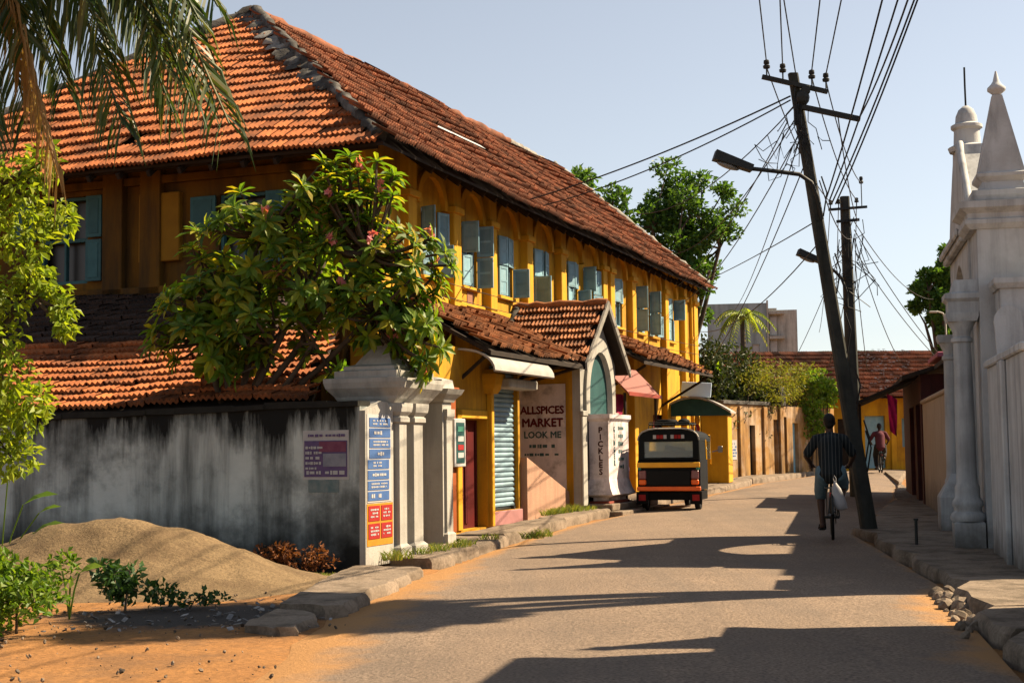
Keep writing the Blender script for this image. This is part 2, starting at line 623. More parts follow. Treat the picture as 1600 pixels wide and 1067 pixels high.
xs = [-3000, -800, -200, -60, -25, -16] + [-12 + .22 * i for i in range(76)] + [5.5, 7, 10, 14, 20, 32, 70, 200, 800, 3000]
ys = [-800, -100, -20, -4, 2, 4.5] + [6 + .22 * i for i in range(60)] + [20, 22, 24, 26, 28, 31, 35, 40, 46, 52, 58, 62, 75, 120, 300, 900, 4000]
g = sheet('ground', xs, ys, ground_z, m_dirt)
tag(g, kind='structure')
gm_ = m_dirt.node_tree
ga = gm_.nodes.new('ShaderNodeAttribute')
ga.attribute_name = 'shade_litter'
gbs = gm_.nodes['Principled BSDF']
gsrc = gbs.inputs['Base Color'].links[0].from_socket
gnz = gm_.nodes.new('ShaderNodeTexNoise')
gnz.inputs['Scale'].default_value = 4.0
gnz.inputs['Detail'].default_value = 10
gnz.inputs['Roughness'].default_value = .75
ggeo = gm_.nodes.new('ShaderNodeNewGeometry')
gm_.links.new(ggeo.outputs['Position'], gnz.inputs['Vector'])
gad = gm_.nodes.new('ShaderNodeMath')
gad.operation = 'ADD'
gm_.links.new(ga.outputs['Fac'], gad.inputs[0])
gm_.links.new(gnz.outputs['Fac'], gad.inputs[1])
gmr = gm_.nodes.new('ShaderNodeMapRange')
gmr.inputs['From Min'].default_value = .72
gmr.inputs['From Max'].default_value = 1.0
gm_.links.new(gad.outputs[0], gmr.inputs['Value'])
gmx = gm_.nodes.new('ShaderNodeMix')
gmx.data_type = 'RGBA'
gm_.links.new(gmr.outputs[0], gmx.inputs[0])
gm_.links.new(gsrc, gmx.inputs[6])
gmx.inputs[7].default_value = (.04, .035, .032, 1)  # dark litter tone that also deepens the tree's shade on the dirt
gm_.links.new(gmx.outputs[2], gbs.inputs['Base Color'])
gat = g.data.attributes.new('shade_litter', 'FLOAT', 'POINT')
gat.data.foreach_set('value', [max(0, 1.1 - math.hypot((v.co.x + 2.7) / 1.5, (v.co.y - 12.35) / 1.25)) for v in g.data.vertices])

# road: strip between the kerb lines, dust lies along its edges
mb = MB()
st = [-6 + .5 * i for i in range(125)]
nc = 28
for y in st:
    a, b = kl(y), kr(y)
    for i in range(nc + 1):
        t = i / nc
        x = a + (b - a) * t
        if i == 0:
            x += -.10 + .16 * noise.noise(V((y * .9, 1.3, 0))) + .05 * noise.noise(V((y * 4, 2.3, 0)))
        z = gz(y) + .004 + .05 * (1 - (2 * t - 1) ** 2) + .006 * noise.noise(V((x * .8, y * .8, 5)))
        if i == 0:
            z = gz(y) - .03
        mb.v.append((x, y, z))
for j in range(len(st) - 1):
    for i in range(nc):
        mb.f.append((j * (nc + 1) + i, j * (nc + 1) + i + 1, (j + 1) * (nc + 1) + i + 1, (j + 1) * (nc + 1) + i))
        mb.mi.append(0)
road_m = mat('dusty_asphalt_road', (.54, .405, .30), (.43, .325, .245), .55, .9, 1.0, 26, fine=.95, spec=.15, streak=(.25, .205, .17), streak_amt=.55, streak_scale=(1.5, .10, 1), blotch=(.27, .21, .165), blotch_amt=.5, blotch_scale=.75)
t = road_m.node_tree
at = t.nodes.new('ShaderNodeAttribute')
at.attribute_name = 'dust'
bs = t.nodes['Principled BSDF']
src = bs.inputs['Base Color'].links[0].from_socket
nz_ = t.nodes.new('ShaderNodeTexNoise')
nz_.inputs['Scale'].default_value = 1.7
nz_.inputs['Detail'].default_value = 9
nz_.inputs['Roughness'].default_value = .7
gp = t.nodes.new('ShaderNodeNewGeometry')
t.links.new(gp.outputs['Position'], nz_.inputs['Vector'])
ad = t.nodes.new('ShaderNodeMath')
ad.operation = 'ADD'
t.links.new(at.outputs['Fac'], ad.inputs[0])
t.links.new(nz_.outputs['Fac'], ad.inputs[1])
mr = t.nodes.new('ShaderNodeMapRange')
mr.inputs['From Min'].default_value = .85
mr.inputs['From Max'].default_value = 1.2
t.links.new(ad.outputs[0], mr.inputs['Value'])
mx = t.nodes.new('ShaderNodeMix')
mx.data_type = 'RGBA'
t.links.new(mr.outputs[0], mx.inputs[0])
t.links.new(src, mx.inputs[6])
mx.inputs[7].default_value = (.31, .17, .07, 1)
t.links.new(mx.outputs[2], bs.inputs['Base Color'])
road = mb.build('road', road_m, smooth=180)
tag(road, kind='structure')
at_ = road.data.attributes.new('dust', 'FLOAT', 'POINT')
dv = []
for (x, y, z) in mb.v:
    a, b = kl(y), kr(y)
    dl = x - a
    dr = b - x
    wl = 1.0 if y < 17 else .55
    v_ = max(0, 1 - dl / wl) * .85
    if 8.5 < y < 14:
        v_ = max(v_, max(0, 1 - dr / (.75 + .35 * math.sin(y * 1.7))) * .8)
    else:
        v_ = max(v_, max(0, 1 - dr / .3) * .5)
    dv.append(v_)
at_.data.foreach_set('value', dv)


# ------------------------------------------------------------------ pavements of separate slabs
def slab(parent, name, pts_out, pts_in, h, jit=.03, m=m_concrete):
    """irregular concrete slab; outer edge faces the road"""
    mb = MB()
    n = len(pts_out)
    rows = []
    for i in range(n):
        o, q = V(pts_out[i]), V(pts_in[i])
        if i in (0, n - 1):
            o = o.lerp(q, min(.4, .14 / max(.1, (q - o).length)))
        y = o.y
        jo = V((rnd(-jit, jit), rnd(-jit, jit) * .3, 0))
        zt = gz(y) + h + rnd(-.012, .012)
        zt += .012 * noise.noise(V((y * 1.7, 0, 9)))
        jo += V((.05 * noise.noise(V((y * 1.3, 4, 0))), 0, 0))
        r = [V((o.x, o.y, gz(y) - .05)) + jo * 1.6, V((o.x, o.y, zt - .045)) + jo * 1.3, V((o.x - .03 * (1 if q.x < o.x else -1), o.y, zt)) + jo]
        for k in (1, 2, 3, 4):
            p = o.lerp(q, k / 4)
            r.append(V((p.x, p.y, gz(p.y) + h + rnd(-.008, .008))))
        r.append(V((q.x, q.y, gz(q.y) - .05)))
        rows.append(r)
    k = len(rows[0])
    mb.v = [tuple(p) for r in rows for p in r]
    flip = pts_in[0][0] > pts_out[0][0]
    for i in range(n - 1):
        for j in range(k - 1):
            f = (i * k + j, i * k + j + 1, (i + 1) * k + j + 1, (i + 1) * k + j)
            mb.f.append(f if flip else f[::-1])
            mb.mi.append(0)
    mb.f.append(tuple(range(k)) if not flip else tuple(range(k - 1, -1, -1)))
    mb.mi.append(0)
    e = [(n - 1) * k + j for j in range(k)]
    mb.f.append(tuple(e[::-1]) if not flip else tuple(e))
    mb.mi.append(0)
    return mb.build(name, m, parent, smooth=35)


pl = thing('pavement_left', None, None)
pl['kind'] = 'structure'
INL = [(9, -2.0), (11, -2.1), (12, -2.0), (13.5, -1.95), (15, -1.9), (16.2, -1.78), (16.6, -1.72), (18, -1.26), (19.4, -.72), (20.5, -.9), (24.5, .5), (26.5, 1.2), (29, 2.1), (33, 2.5), (43, 6.3), (48, 8.3), (56, 11.5)]
for (a, b, h, inset, nseg) in ((10.75, 11.85, .045, .12, 9), (11.92, 15.95, .085, .0, 26), (16.75, 20.6, .11, .0, 20), (20.66, 24.2, .13, .0, 9), (24.25, 29.4, .13, .0, 10), (29.5, 36, .13, 0, 9), (36.05, 43, .14, 0, 8), (43.05, 55, .14, 0, 8)):
    yy = [a + (b - a) * i / nseg for i in range(nseg + 1)]
    slab(pl, 'slab', [(kl(y) - inset - .05, y, 0) for y in yy], [(min(lerp_tab(INL, y), kl(y) - .5), y + .35 * (y < 20), 0) for y in yy], h)
pr_ = thing('pavement_right', None, None)
pr_['kind'] = 'structure'
vdir = V((math.sin(R(12.5)), math.cos(R(12.5)), 0))
Q0 = V((5.61, 17.16, 0))
wr = lambda y: 5.61 + (y - 17.16) * math.tan(R(12.5))
for (a, b, h) in ((2, 6.4, .11), (6.43, 9.62, .12), (9.66, 11.0, .12), (11.04, 13.0, .13), (13.03, 16.4, .12), (16.43, 20.0, .12), (20.04, 24, .11), (24.04, 30, .11), (30.04, 38, .11), (38.04, 50, .11)):
    nseg = max(4, int((b - a) * 2.5))
    yy = [a + (b - a) * i / nseg for i in range(nseg + 1)]
    slab(pr_, 'slab', [(kr(y) + .04, y, 0) for y in yy], [(wr(y) + (.9 if y < 13.2 else .12), y + .1, 0) for y in yy], h, .04)

# ------------------------------------------------------------------ clay tiles
def tile_mesh(w, l, m, waves=3, amp=.02, lift=.072, thick=.05):
    mb = MB()
    n = waves * 4
    rows = []
    for (y, z, dz) in ((0, lift, -thick), (0, lift, 0), (l, 0, 0)):
        rows.append([(-w / 2 + w * i / n, y, z + dz + amp * math.cos(2 * math.pi * waves * i / n)) for i in range(n + 1)])
    mb.v = [p for r in rows for p in r]
    for j in range(2):
        for i in range(n):
            mb.f.append((j * (n + 1) + i, j * (n + 1) + i + 1, (j + 1) * (n + 1) + i + 1, (j + 1) * (n + 1) + i))
            mb.mi.append(0)
    me = mb.mesh('tile')
    me.materials.append(m)
    return me


def frame(o, ex, ey):
    ex, ey = V(ex).normalized(), V(ey).normalized()
    nz = ex.cross(ey).normalized()
    return Matrix(((ex.x, ey.x, nz.x, o.x), (ex.y, ey.y, nz.y, o.y), (ex.z, ey.z, nz.z, o.z), (0, 0, 0, 1)))


def tiles(parent, w, e, rows, cols, place, keep, m, lap=.07, mess=1.0, stuff_name='tile_field'):
    """place(u along the eave in m, v up the slope in m) -> matrix; keep(i, j) -> 1 single piece, 2 joined, 0 none"""
    me = tile_mesh(w * .985, e + lap, m)
    bulk = MB()
    nb = 0
    for j in range(rows):
        for i in range(cols):
            k = keep(i, j)
            if not k:
                continue
            off = (w * .5 if j % 2 else 0)
            M = place((i + .5) * w + off, j * e)
            M = M @ Matrix.Translation((rnd(-.008, .008) * mess, rnd(-.016, .016) * mess, rnd(-.004, .009) * mess)) @ Matrix.Rotation(R(rnd(-1.3, 1.3) * mess), 4, 'Z') @ Matrix.Rotation(R(rnd(-.8, 1.0) * mess), 4, 'X')
            if k == 1:
                share('tile', me, parent, M)
            else:
                bulk.add([M @ V(v.co) for v in me.vertices], [tuple(p.vertices) for p in me.polygons])
                nb += 1
    if nb:
        tag(bulk.build(stuff_name, m, parent), kind='stuff')


# ------------------------------------------------------------------ the long yellow building (local x along the street, local y away from it)
P0 = V((-1.89, 20.96, 0))
BR = R(90 - 20.9)
yb = thing('yellow_building', 'long two storey yellow building with red tiled hip roof and teal shutters', 'building', P0, BR)
WD = .95            # facade plane
SE = 23.2           # far end
EZ, RZ = 6.04, 10.3


def wall_holes(mb, axis, plane, thick, a0, a1, z0, z1, holes):
    """wall in a plane with rectangular openings and their reveals; axis is the direction it runs in"""
    A = sorted({a0, a1, *[h[0] for h in holes], *[h[1] for h in holes]})
    Z = sorted({z0, z1, *[h[2] for h in holes], *[h[3] for h in holes]})
    A = [a for a in A if a0 <= a <= a1]
    Z = [z for z in Z if z0 <= z <= z1]
    def P(a, t, z):
        return (a, t, z) if axis == 'x' else (t, a, z)
    def solid(i, j):
        if i < 0 or j < 0 or i >= len(A) - 1 or j >= len(Z) - 1:
            return False
        c, d = (A[i] + A[i + 1]) / 2, (Z[j] + Z[j + 1]) / 2
        return not any(h[0] < c < h[1] and h[2] < d < h[3] for h in holes)
    p, q = plane, plane + thick
    for i in range(len(A) - 1):
        for j in range(len(Z) - 1):
            if not solid(i, j):
                continue
            a, b, c, d = A[i], A[i + 1], Z[j], Z[j + 1]
            for t in (p, q):
                mb.add([P(a, t, c), P(b, t, c), P(b, t, d), P(a, t, d)], [(0, 1, 2, 3)])
            if not solid(i - 1, j):
                mb.add([P(a, p, c), P(a, q, c), P(a, q, d), P(a, p, d)], [(0, 1, 2, 3)])
            if not solid(i + 1, j):
                mb.add([P(b, p, c), P(b, q, c), P(b, q, d), P(b, p, d)], [(0, 1, 2, 3)])
            if not solid(i, j - 1):
                mb.add([P(a, p, c), P(a, q, c), P(b, q, c), P(b, p, c)], [(0, 1, 2, 3)])
            if not solid(i, j + 1):
                mb.add([P(a, p, d), P(a, q, d), P(b, q, d), P(b, p, d)], [(0, 1, 2, 3)])


WINS = [(3.42, 4.1), (5.2, 5.95), (7.05, 7.85), (9.1, 10.0), (11.3, 12.05), (12.5, 13.2), (14.9, 15.65), (16.85, 17.6), (18.3, 19.0), (20.0, 20.8)]
WZ0, WZ1 = 4.42, 5.62
GDOORS = [(9.7, 10.9, .2, 2.2), (13.0, 14.2, .2, 2.3), (15.6, 16.6, .2, 2.2), (18.4, 19.6, 1.0, 2.3)]
mb = MB()
wall_holes(mb, 'x', WD, .35, .95, SE, 0, 6.5, [(a, b, WZ0, WZ1) for a, b in WINS] + GDOORS)
mb.build('facade_wall', m_yellow, yb)
ENDW = [(6.05, 7.05, 4.28, 5.78), (2.55, 3.45, 4.4, 5.6)]
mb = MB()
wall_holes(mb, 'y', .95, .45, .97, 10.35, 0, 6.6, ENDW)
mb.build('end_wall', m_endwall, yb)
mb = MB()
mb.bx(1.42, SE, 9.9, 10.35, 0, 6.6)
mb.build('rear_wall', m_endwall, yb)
mb = MB()
mb.prism([(1.42, 0), (9.88, 0), (9.88, 6.6), (5.65, 9.9), (1.42, 6.75)], 'x', SE - .45, SE - .003)
mb.build('far_gable_wall', m_yellow, yb)
mb = MB()
mb.bx(1.45, SE - .5, 1.45, 9.85, 3.7, 3.9)
mb.build('upper_floor', m_wood_dark, yb)

# pilasters of the facade, blind arches, string courses
for s in (1.2, 2.75, 4.68, 6.45, 8.5, 10.65, 13.75, 14.35, 16.25, 19.55, 21.7, 22.95):
    mb = MB()
    w = .17 if s not in (1.2, 22.95) else .22
    mb.bx(s - w, s + w, WD - .16, WD + .02, .1, 6.42, .012)
    mb.bx(s - w - .05, s + w + .05, WD - .21, WD + .02, 5.66, 5.78, .012)
    mb.bx(s - w - .05, s + w + .05, WD - .22, WD + .02, 3.72, 3.84, .012)
    mb.build('pilaster', m_yellow_trim, yb)
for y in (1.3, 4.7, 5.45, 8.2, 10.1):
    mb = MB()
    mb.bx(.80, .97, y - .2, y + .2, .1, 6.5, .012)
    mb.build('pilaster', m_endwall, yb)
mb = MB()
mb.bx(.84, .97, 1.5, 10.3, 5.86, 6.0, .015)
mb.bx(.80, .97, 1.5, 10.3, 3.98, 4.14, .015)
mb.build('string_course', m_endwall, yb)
mb = MB()
mb.bx(.84, .97, 4.15, 4.95, 4.55, 5.7, .015)
mb.build('blind_panel', mat('dull_yellow_panel', (.42, .22, .015), (.34, .17, .012), 2, .9, .2, 25), yb)
mb = MB()
mb.bx(.98, SE, WD - .06, WD + .02, 3.98, 4.10, .012)
mb.build('string_course', m_yellow_trim, yb)


def arch_ring(mb, cx, cz, r0, r1, y0, y1, n=14, sq=1.0):
    pts = []
    for i in range(n + 1):
        a = math.pi * i / n
        pts.append((math.cos(a), math.sin(a) * sq))
    for (p, q) in zip(pts, pts[1:]):
        c = [(cx + p[0] * r0, cz + p[1] * r0), (cx + p[0] * r1, cz + p[1] * r1), (cx + q[0] * r1, cz + q[1] * r1), (cx + q[0] * r0, cz + q[1] * r0)]
        mb.prism(c, 'y', y0, y1)


for a, b in WINS:
    mb = MB()
    arch_ring(mb, (a + b) / 2, 5.66, .52, .66, WD - .09, WD + .02)
    mb.build('blind_arch', m_yellow_trim, yb)

# window shutters: two tiers of leaves, each at its own angle (degrees from closed), None where a leaf is gone
random.seed(11)
SH = [((100, 160), (15, 100)), ((86, 98), (10, 90)), ((14, 8), (6, 92)), ((5, 8), (100, None)), ((12, 6), (8, 80)), ((98, 165), (None, 150)),
      ((20, 8), (None, None)), ((88, 10), (84, 8)), ((95, 12), (100, 160)), ((12, 90), (6, 9))]


def leaf_shutter(parent, hx, z0, w, h, ang, side, m):
    mb = MB()
    t = .035
    fr = .055
    for (x0, x1, q0, q1) in ((0, fr, 0, h), (w - fr, w, 0, h), (fr, w - fr, 0, fr), (fr, w - fr, h - fr, h)):
        mb.bx(x0, x1, -t / 2, t / 2, q0, q1, .004)
    mb.bx(fr, w - fr, -t / 4, t / 4, fr, h - fr)
    mb.bx(fr, w - fr, -t / 2.2, t / 2.2, h * .5 - .02, h * .5 + .02)
    o = mb.build('shutter', m, parent)
    # hinge on the left: opens outward (towards -y)
    if side < 0:
        o.matrix_basis = Matrix.Translation((hx, WD - .02, z0)) @ Matrix.Rotation(R(-ang), 4, 'Z')
    else:
        o.matrix_basis = Matrix.Translation((hx, WD - .02, z0)) @ Matrix.Rotation(R(180 + ang), 4, 'Z')
    return o


def window_frame(a, b, z0, z1, axis, plane, name='window'):
    mb = MB()
    f, t0, t1 = .06, plane + .05, plane + .14
    def bb(p, q, r, s_):
        if axis == 'x':
            mb.bx(p, q, t0, t1, r, s_, .005)
        else:
            mb.bx(t0, t1, p, q, r, s_, .005)
    zm = (z0 + z1) / 2
    e = .002
    bb(a + e, a + f, z0 + e, z1 - e)
    bb(b - f, b - e, z0 + e, z1 - e)
    bb(a + f, b - f, z0 + e, z0 + f)
    bb(a + f, b - f, z1 - f, z1 - e)
    bb(a + f, b - f, zm - .03, zm + .03)
    c = (a + b) / 2
    bb(c - .02, c + .02, z0 + f, zm - .03)
    bb(c - .02, c + .02, zm + .03, z1 - f)
    return mb.build(name, m_teal, yb)


for (a, b), tiers in zip(WINS, SH):
    w_ = window_frame(a, b, WZ0, WZ1, 'x', WD)
    for half, (p, q) in ((0, (a, (a + b) / 2)), (1, ((a + b) / 2, b))):
        mb = MB()
        mb.bx(p + .03, q - .03, WD + .20, WD + .22, WZ0 + .03, WZ1 - .03)
        mb.build('pane', m_dark, w_)
    lw = ((b - a) / 2 - .01) * .88
    hh = (WZ1 - WZ0) / 2 - .02
    for tier, (l, r) in enumerate(((tiers[1][0], tiers[1][1]), (tiers[0][0], tiers[0][1]))):
        z = WZ0 + .01 + tier * (hh + .02)
        if l is not None:
            leaf_shutter(w_, a + .01, z, lw, hh, l + rnd(-6, 6), -1, m_teal)
        if r is not None:
            leaf_shutter(w_, b - .01, z, lw, hh, r + rnd(-6, 6), 1, m_teal)
    mb = MB()
    mb.bx(a - .05, b + .05, WD - .08, WD + .12, WZ0 - .07, WZ0 - .003, .01)
    mb.build('sill', m_yellow_trim, w_)
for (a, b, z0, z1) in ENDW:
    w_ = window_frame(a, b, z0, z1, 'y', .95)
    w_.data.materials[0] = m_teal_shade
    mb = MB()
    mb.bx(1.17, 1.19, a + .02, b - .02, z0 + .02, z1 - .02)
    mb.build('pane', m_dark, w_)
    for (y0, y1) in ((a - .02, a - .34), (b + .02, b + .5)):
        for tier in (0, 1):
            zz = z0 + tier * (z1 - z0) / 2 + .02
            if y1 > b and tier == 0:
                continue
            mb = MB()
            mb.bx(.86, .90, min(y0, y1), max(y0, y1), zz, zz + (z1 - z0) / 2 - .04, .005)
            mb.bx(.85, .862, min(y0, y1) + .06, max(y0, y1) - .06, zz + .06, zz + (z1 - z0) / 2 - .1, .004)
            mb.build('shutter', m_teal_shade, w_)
for (a, b, z0, z1) in GDOORS:
    mb = MB()
    mb.bx(a + .002, b - .002, WD + .12, WD + .17, z0 + .002, z1 - .002)
    d_ = mb.build('door', m_red if a != 9.7 else m_teal_dark, yb)
    mb = MB()
    for q in (a + .03, (a + b) / 2 - .03, b - .09):
        mb.bx(q, q + .06, WD + .09, WD + .118, z0 + .03, z1 - .03, .004)
    mb.build('door_stile', m_wood_dark, d_)

# a white meter box under the shutters
mb = MB()
mb.bx(13.3, 13.72, WD - .3, WD - .002, 4.42, 4.8, .015)
mb.build('meter_box', m_paper, yb, smooth=30)
# rain pipe at the far corner
mb = MB()
mb.tube([(22.55, WD - .1, .2), (22.55, WD - .1, 3.0), (22.55, WD - .1, 6.4)], .05, 8)
for z in (1.2, 2.9, 4.6):
    mb.tube([(22.55, WD - .1, z), (22.55, WD - .1, z + .09)], .068, 8)
mb.build('rain_pipe', m_yellow_trim, yb, smooth=40)

# ---- roof: deck with the two visible slopes tiled, mortared hips
E0, E1, APX, RE, EF = V((0, 0, EZ)), V((0, 11.3, EZ)), V((5.65, 5.65, RZ)), V((23.9, 5.65, 10.5)), V((23.5, .45, 6.18))
EB = V((23.5, 10.85, 6.18))
mb = MB()
dn = V((0, 0, -.06))
top = [E0 + dn, E1 + dn, APX + dn, RE + dn, EF + dn, EB + dn]
dn = V((0, 0, -.11))
bot = [E0 + dn, E1 + dn, APX + dn, RE + dn, EF + dn, EB + dn]
mb.add(top, [(0, 2, 1), (0, 4, 3, 2), (1, 2, 3, 5)])
mb.add(bot, [(0, 1, 2), (0, 2, 3, 4), (1, 5, 3, 2)])
mb.add([E0 + V((0, 0, -.06)), E1 + V((0, 0, -.06)), E1 + dn, E0 + dn], [(0, 1, 2, 3)])
mb.add([E0 + V((0, 0, -.06)), EF + V((0, 0, -.06)), EF + dn, E0 + dn], [(0, 1, 2, 3)])
mb.add([EF + V((0, 0, -.06)), RE + V((0, 0, -.06)), RE + dn, EF + dn], [(0, 1, 2, 3)])
mb.add([EB + V((0, 0, -.06)), RE + V((0, 0, -.06)), RE + dn, EB + dn], [(0, 1, 2, 3)])
roof = mb.build('roof', m_wood_dark, yb)

random.seed(21)
SL = math.hypot(5.65, RZ - EZ)
TW, TE = .262, SL / 18


def place_hip(u, v):
    o = E1 + V((0, -1, 0)) * u + (APX - V((0, 5.65, EZ))).normalized() * (v - .14)
    o += V((-.6, 0, .8)) * (.03 * math.sin(u * .9 + v) + .022 * math.sin(u * 2.3))
    return frame(o, (0, -1, 0), APX - V((0, 5.65, EZ)))


sing = [0]


def keep_hip(i, j):
    u = (i + .5) * TW + (TW * .5 if j % 2 else 0)
    off = (j + .05) * TE / SL * 5.65
    if u < off or u > 11.3 - off:
        return 0
    if (u < 1.6 and j > 1):
        return 2
    if (i * 7 + j * 13) % 97 == 0 and j < 3:
        return 0
    sing[0] += 1
    return 1 if sing[0] <= 300 else 2


tiles(roof, TW, TE, 18, 43, place_hip, keep_hip, m_tile_new)


def place_long(u, v):
    q = (v - .14) / SL
    e = V((u, .45 * u / 23.5, EZ + .14 * u / 23.5))
    r = V((u, 5.65, RZ + .2 * u / 23.9))
    o = e.lerp(r, q) + V((0, -.6, .8)) * (.045 + .05 * math.sin(u * .55 + 1) * (.4 + q) + .02 * math.sin(u * 1.9 + v))
    return frame(o, (1, 0.0, 0), r - e)


def keep_long(i, j):
    u = (i + .5) * TW + (TW * .5 if j % 2 else 0)
    off = (j + .05) * TE / SL * 5.65
    if u < off or u > 23.55 + .3 * j / 18:
        return 0
    if j == 9 and 8.2 < u < 11.2:
        return 0                      # a run of slipped tiles shows the pale batten beneath
    return 2


tiles(roof, TW, TE, 18, 92, place_long, keep_long, m_tile_old, stuff_name='street_slope_tiles')
mb = MB()
pa, pb = place_long(8.2, 9.15 * TE), place_long(11.1, 9.15 * TE)
mb.add([pa @ V((0, 0, .045)), pb @ V((0, 0, .045)), pb @ V((0, .17, .04)), pa @ V((0, .2, .04))], [(0, 1, 2, 3)])
mb.build('patch_of_white_sheet', m_paper, roof)


def lumpy(mb, a, b, r, n, jit, seg=8):
    pts, rad = [], []
    for i in range(n + 1):
        t = i / n
        p = V(a).lerp(V(b), t) + V((rnd(-jit, jit), rnd(-jit, jit), rnd(-jit, jit) * .7))
        pts.append(p)
        rad.append(r * rnd(.72, 1.25))
    mb.tube(pts, rad, seg)


for (a, b, r, m, nm) in ((E0 + V((.1, .1, .06)), APX + V((0, 0, .05)), .105, m_mortar, 'hip_mortar'), (E1 + V((.1, -.1, .06)), APX + V((0, 0, .05)), .11, m_mortar, 'hip_mortar'),
                         (APX + V((0, 0, .03)), RE + V((-4, 0, .0)), .11, m_tile_old, 'ridge_cap'), (RE + V((-4, 0, 0)), RE + V((.1, 0, .0)), .11, m_mortar_w, 'ridge_mortar'), (RE + V((.12, 0, .1)), EF + V((.12, .1, .14)), .12, m_mortar_w, 'verge_mortar')):
    mb = MB()
    lumpy(mb, a, b, r, 44, .022)
    mb.build(nm, m, roof, smooth=60)
# mortar smeared over the tiles beside the hip
hip = (APX - E0)
for k in range(44):
    t = rnd(.25, 1.0) ** .8
    p = E0 + hip * t
    w = rnd(.05, .42) * (1.1 if t > .5 else .6)
    q = p + V((-.0, 1, 0)) * w * .55 + V((-.5, 0, -.38)) * w * .5 + V((-.6, 0, .8)) * .05
    M = frame(q, (0, -1, 0), APX - V((0, 5.65, EZ))).to_3x3()
    mb = MB()
    mb.ball(q, (rnd(.12, .26), rnd(.08, .2), rnd(.015, .03)), 9, 5, M)
    mb.v = [tuple(V(v) + V((noise.noise(V(v) * 7), noise.noise(V(v) * 8 + V((3, 0, 0))), noise.noise(V(v) * 9))) * .05) for v in mb.v]
    mb.build('mortar_smear', m_mortar_w if .66 < t < .8 and w > .15 else m_mortar, roof, smooth=60)

# rafters under the eaves
mb = MB()
d = V((0, 1.35, 1.02)).normalized()
mb.box((0, 0, 0), (.07, 1.5, .10), .006, Matrix.Rotation(math.atan2(d.z, d.y), 3, 'X'))
rm = mb.mesh('rafter')
rm.materials.append(m_wood_dark)
for k in range(3, 38):
    u = .5 + k * .6
    share('rafter', rm, roof, Matrix.Translation((u, .78 + .45 * u / 23.5, 6.42)))
mb = MB()
mb.box((0, 0, 0), (1.4, .07, .10), .006, Matrix.Rotation(-math.atan2(RZ - EZ, 5.65), 3, 'Y'))
rm2 = mb.mesh('rafter')
rm2.materials.append(m_wood_dark)
for k in range(2, 16):
    share('rafter', rm2, roof, Matrix.Translation((.58, .7 + k * .58, 6.26)))
mb = MB()
mb.box((.12, 5.65, EZ - .09), (.04, 11.0, .07))
mb.build('fascia', m_wood_dark, roof)

# ------------------------------------------------------------------ shop front, its tiled awning and roller shutter
SF = -.45
shop = thing('shop_front', 'yellow shop front with maroon door and pale blue roller shutter under tiled awning', 'shop', P0, BR)
mb = MB()
wall_holes(mb, 'x', SF, .3, .75, 4.45, .0, 3.0, [(1.80, 2.86, .12, 1.87), (3.02, 4.36, .36, 2.80)])
mb.bx(4.15, 4.45, SF + .302, WD - .002, .0, 3.0)
mb.bx(.75, 1.05, SF + .302, WD - .002, .0, 3.0)
mb.build('front_wall', m_yellow, shop)
mb = MB()
mb.bx(1.05, 1.3, SF - .14, SF - .002, .12, 2.2, .015)
mb.bx(1.00, 1.36, SF - .18, SF - .002, 2.2, 2.34, .015)
mb.build('pilaster', mat('rust_orange_paint', (.50, .12, .02), (.40, .09, .015), 3, .85, .1), shop)
mb = MB()
mb.bx(.77, 1.03, SF - .08, SF - .002, .12, 2.3, .015)
mb.build('pilaster', m_yellow_trim, shop)
mb = MB()
mb.bx(2.89, 3.0, SF - .1, SF - .002, .12, 2.5, .012)
mb.levels(2.94, SF - .06, [(2.3, .12, .08), (2.45, .2, .16), (2.55, .22, .18), (2.62, .22, .18), (2.7, .12, .08)])
mb.build('pilaster', m_yellow_trim, shop)
mb = MB()
mb.bx(1.802, 2.858, SF + .16, SF + .2, .122, 1.868)
dd = mb.build('door', m_red, shop)
mb = MB()
for q in (1.85, 2.3, 2.36, 2.75):
    mb.bx(q, q + .05, SF + .135, SF + .158, .2, 1.82, .004)
mb.build('door_stile', m_red, dd)
mb = MB()
mb.bx(1.62, 1.798, SF - .03, SF + .10, .12, 2.02, .01)
mb.bx(2.862, 2.885, SF - .03, SF + .10, .12, 2.02, .006)
mb.bx(1.62, 2.885, SF - .03, SF + .10, 1.88, 2.02, .01)
mb.build('door_frame', m_yellow_trim, shop)
rs = MB().bx(3.022, 4.358, SF + .10, SF + .12, .362, 2.79).build('roller_shutter', m_shutter, shop)
mb = MB()
prof = [(0, 0), (-.028, .022), (-.03, .05), (-.012, .078), (0, .084)]
n_ = len(prof)
mb.v = [(x, SF + .098 + y, z) for x in (3.03, 4.35) for (y, z) in prof]
for k in range(n_ - 1):
    mb.f.append((k, k + 1, n_ + k + 1, n_ + k))
    mb.mi.append(0)
sl = mb.mesh('slat')
sl.materials.append(m_shutter)
for k in range(28):
    share('slat', sl, rs, Matrix.Translation((0, 0, .40 + k * .085)))
mb = MB()
mb.bx(3.02, 4.36, SF + .05, SF + .1, .362, .40, .004)
for q in (3.25, 4.15):
    mb.bx(q - .03, q + .03, SF - .0, SF + .05, .34, .42, .006)
mb.build('lock_bar', m_steel, rs)
mb = MB()
mb.bx(3.0, 4.40, SF - .06, SF - .002, .12, .355, .01)
mb.build('plinth', m_pink, shop)
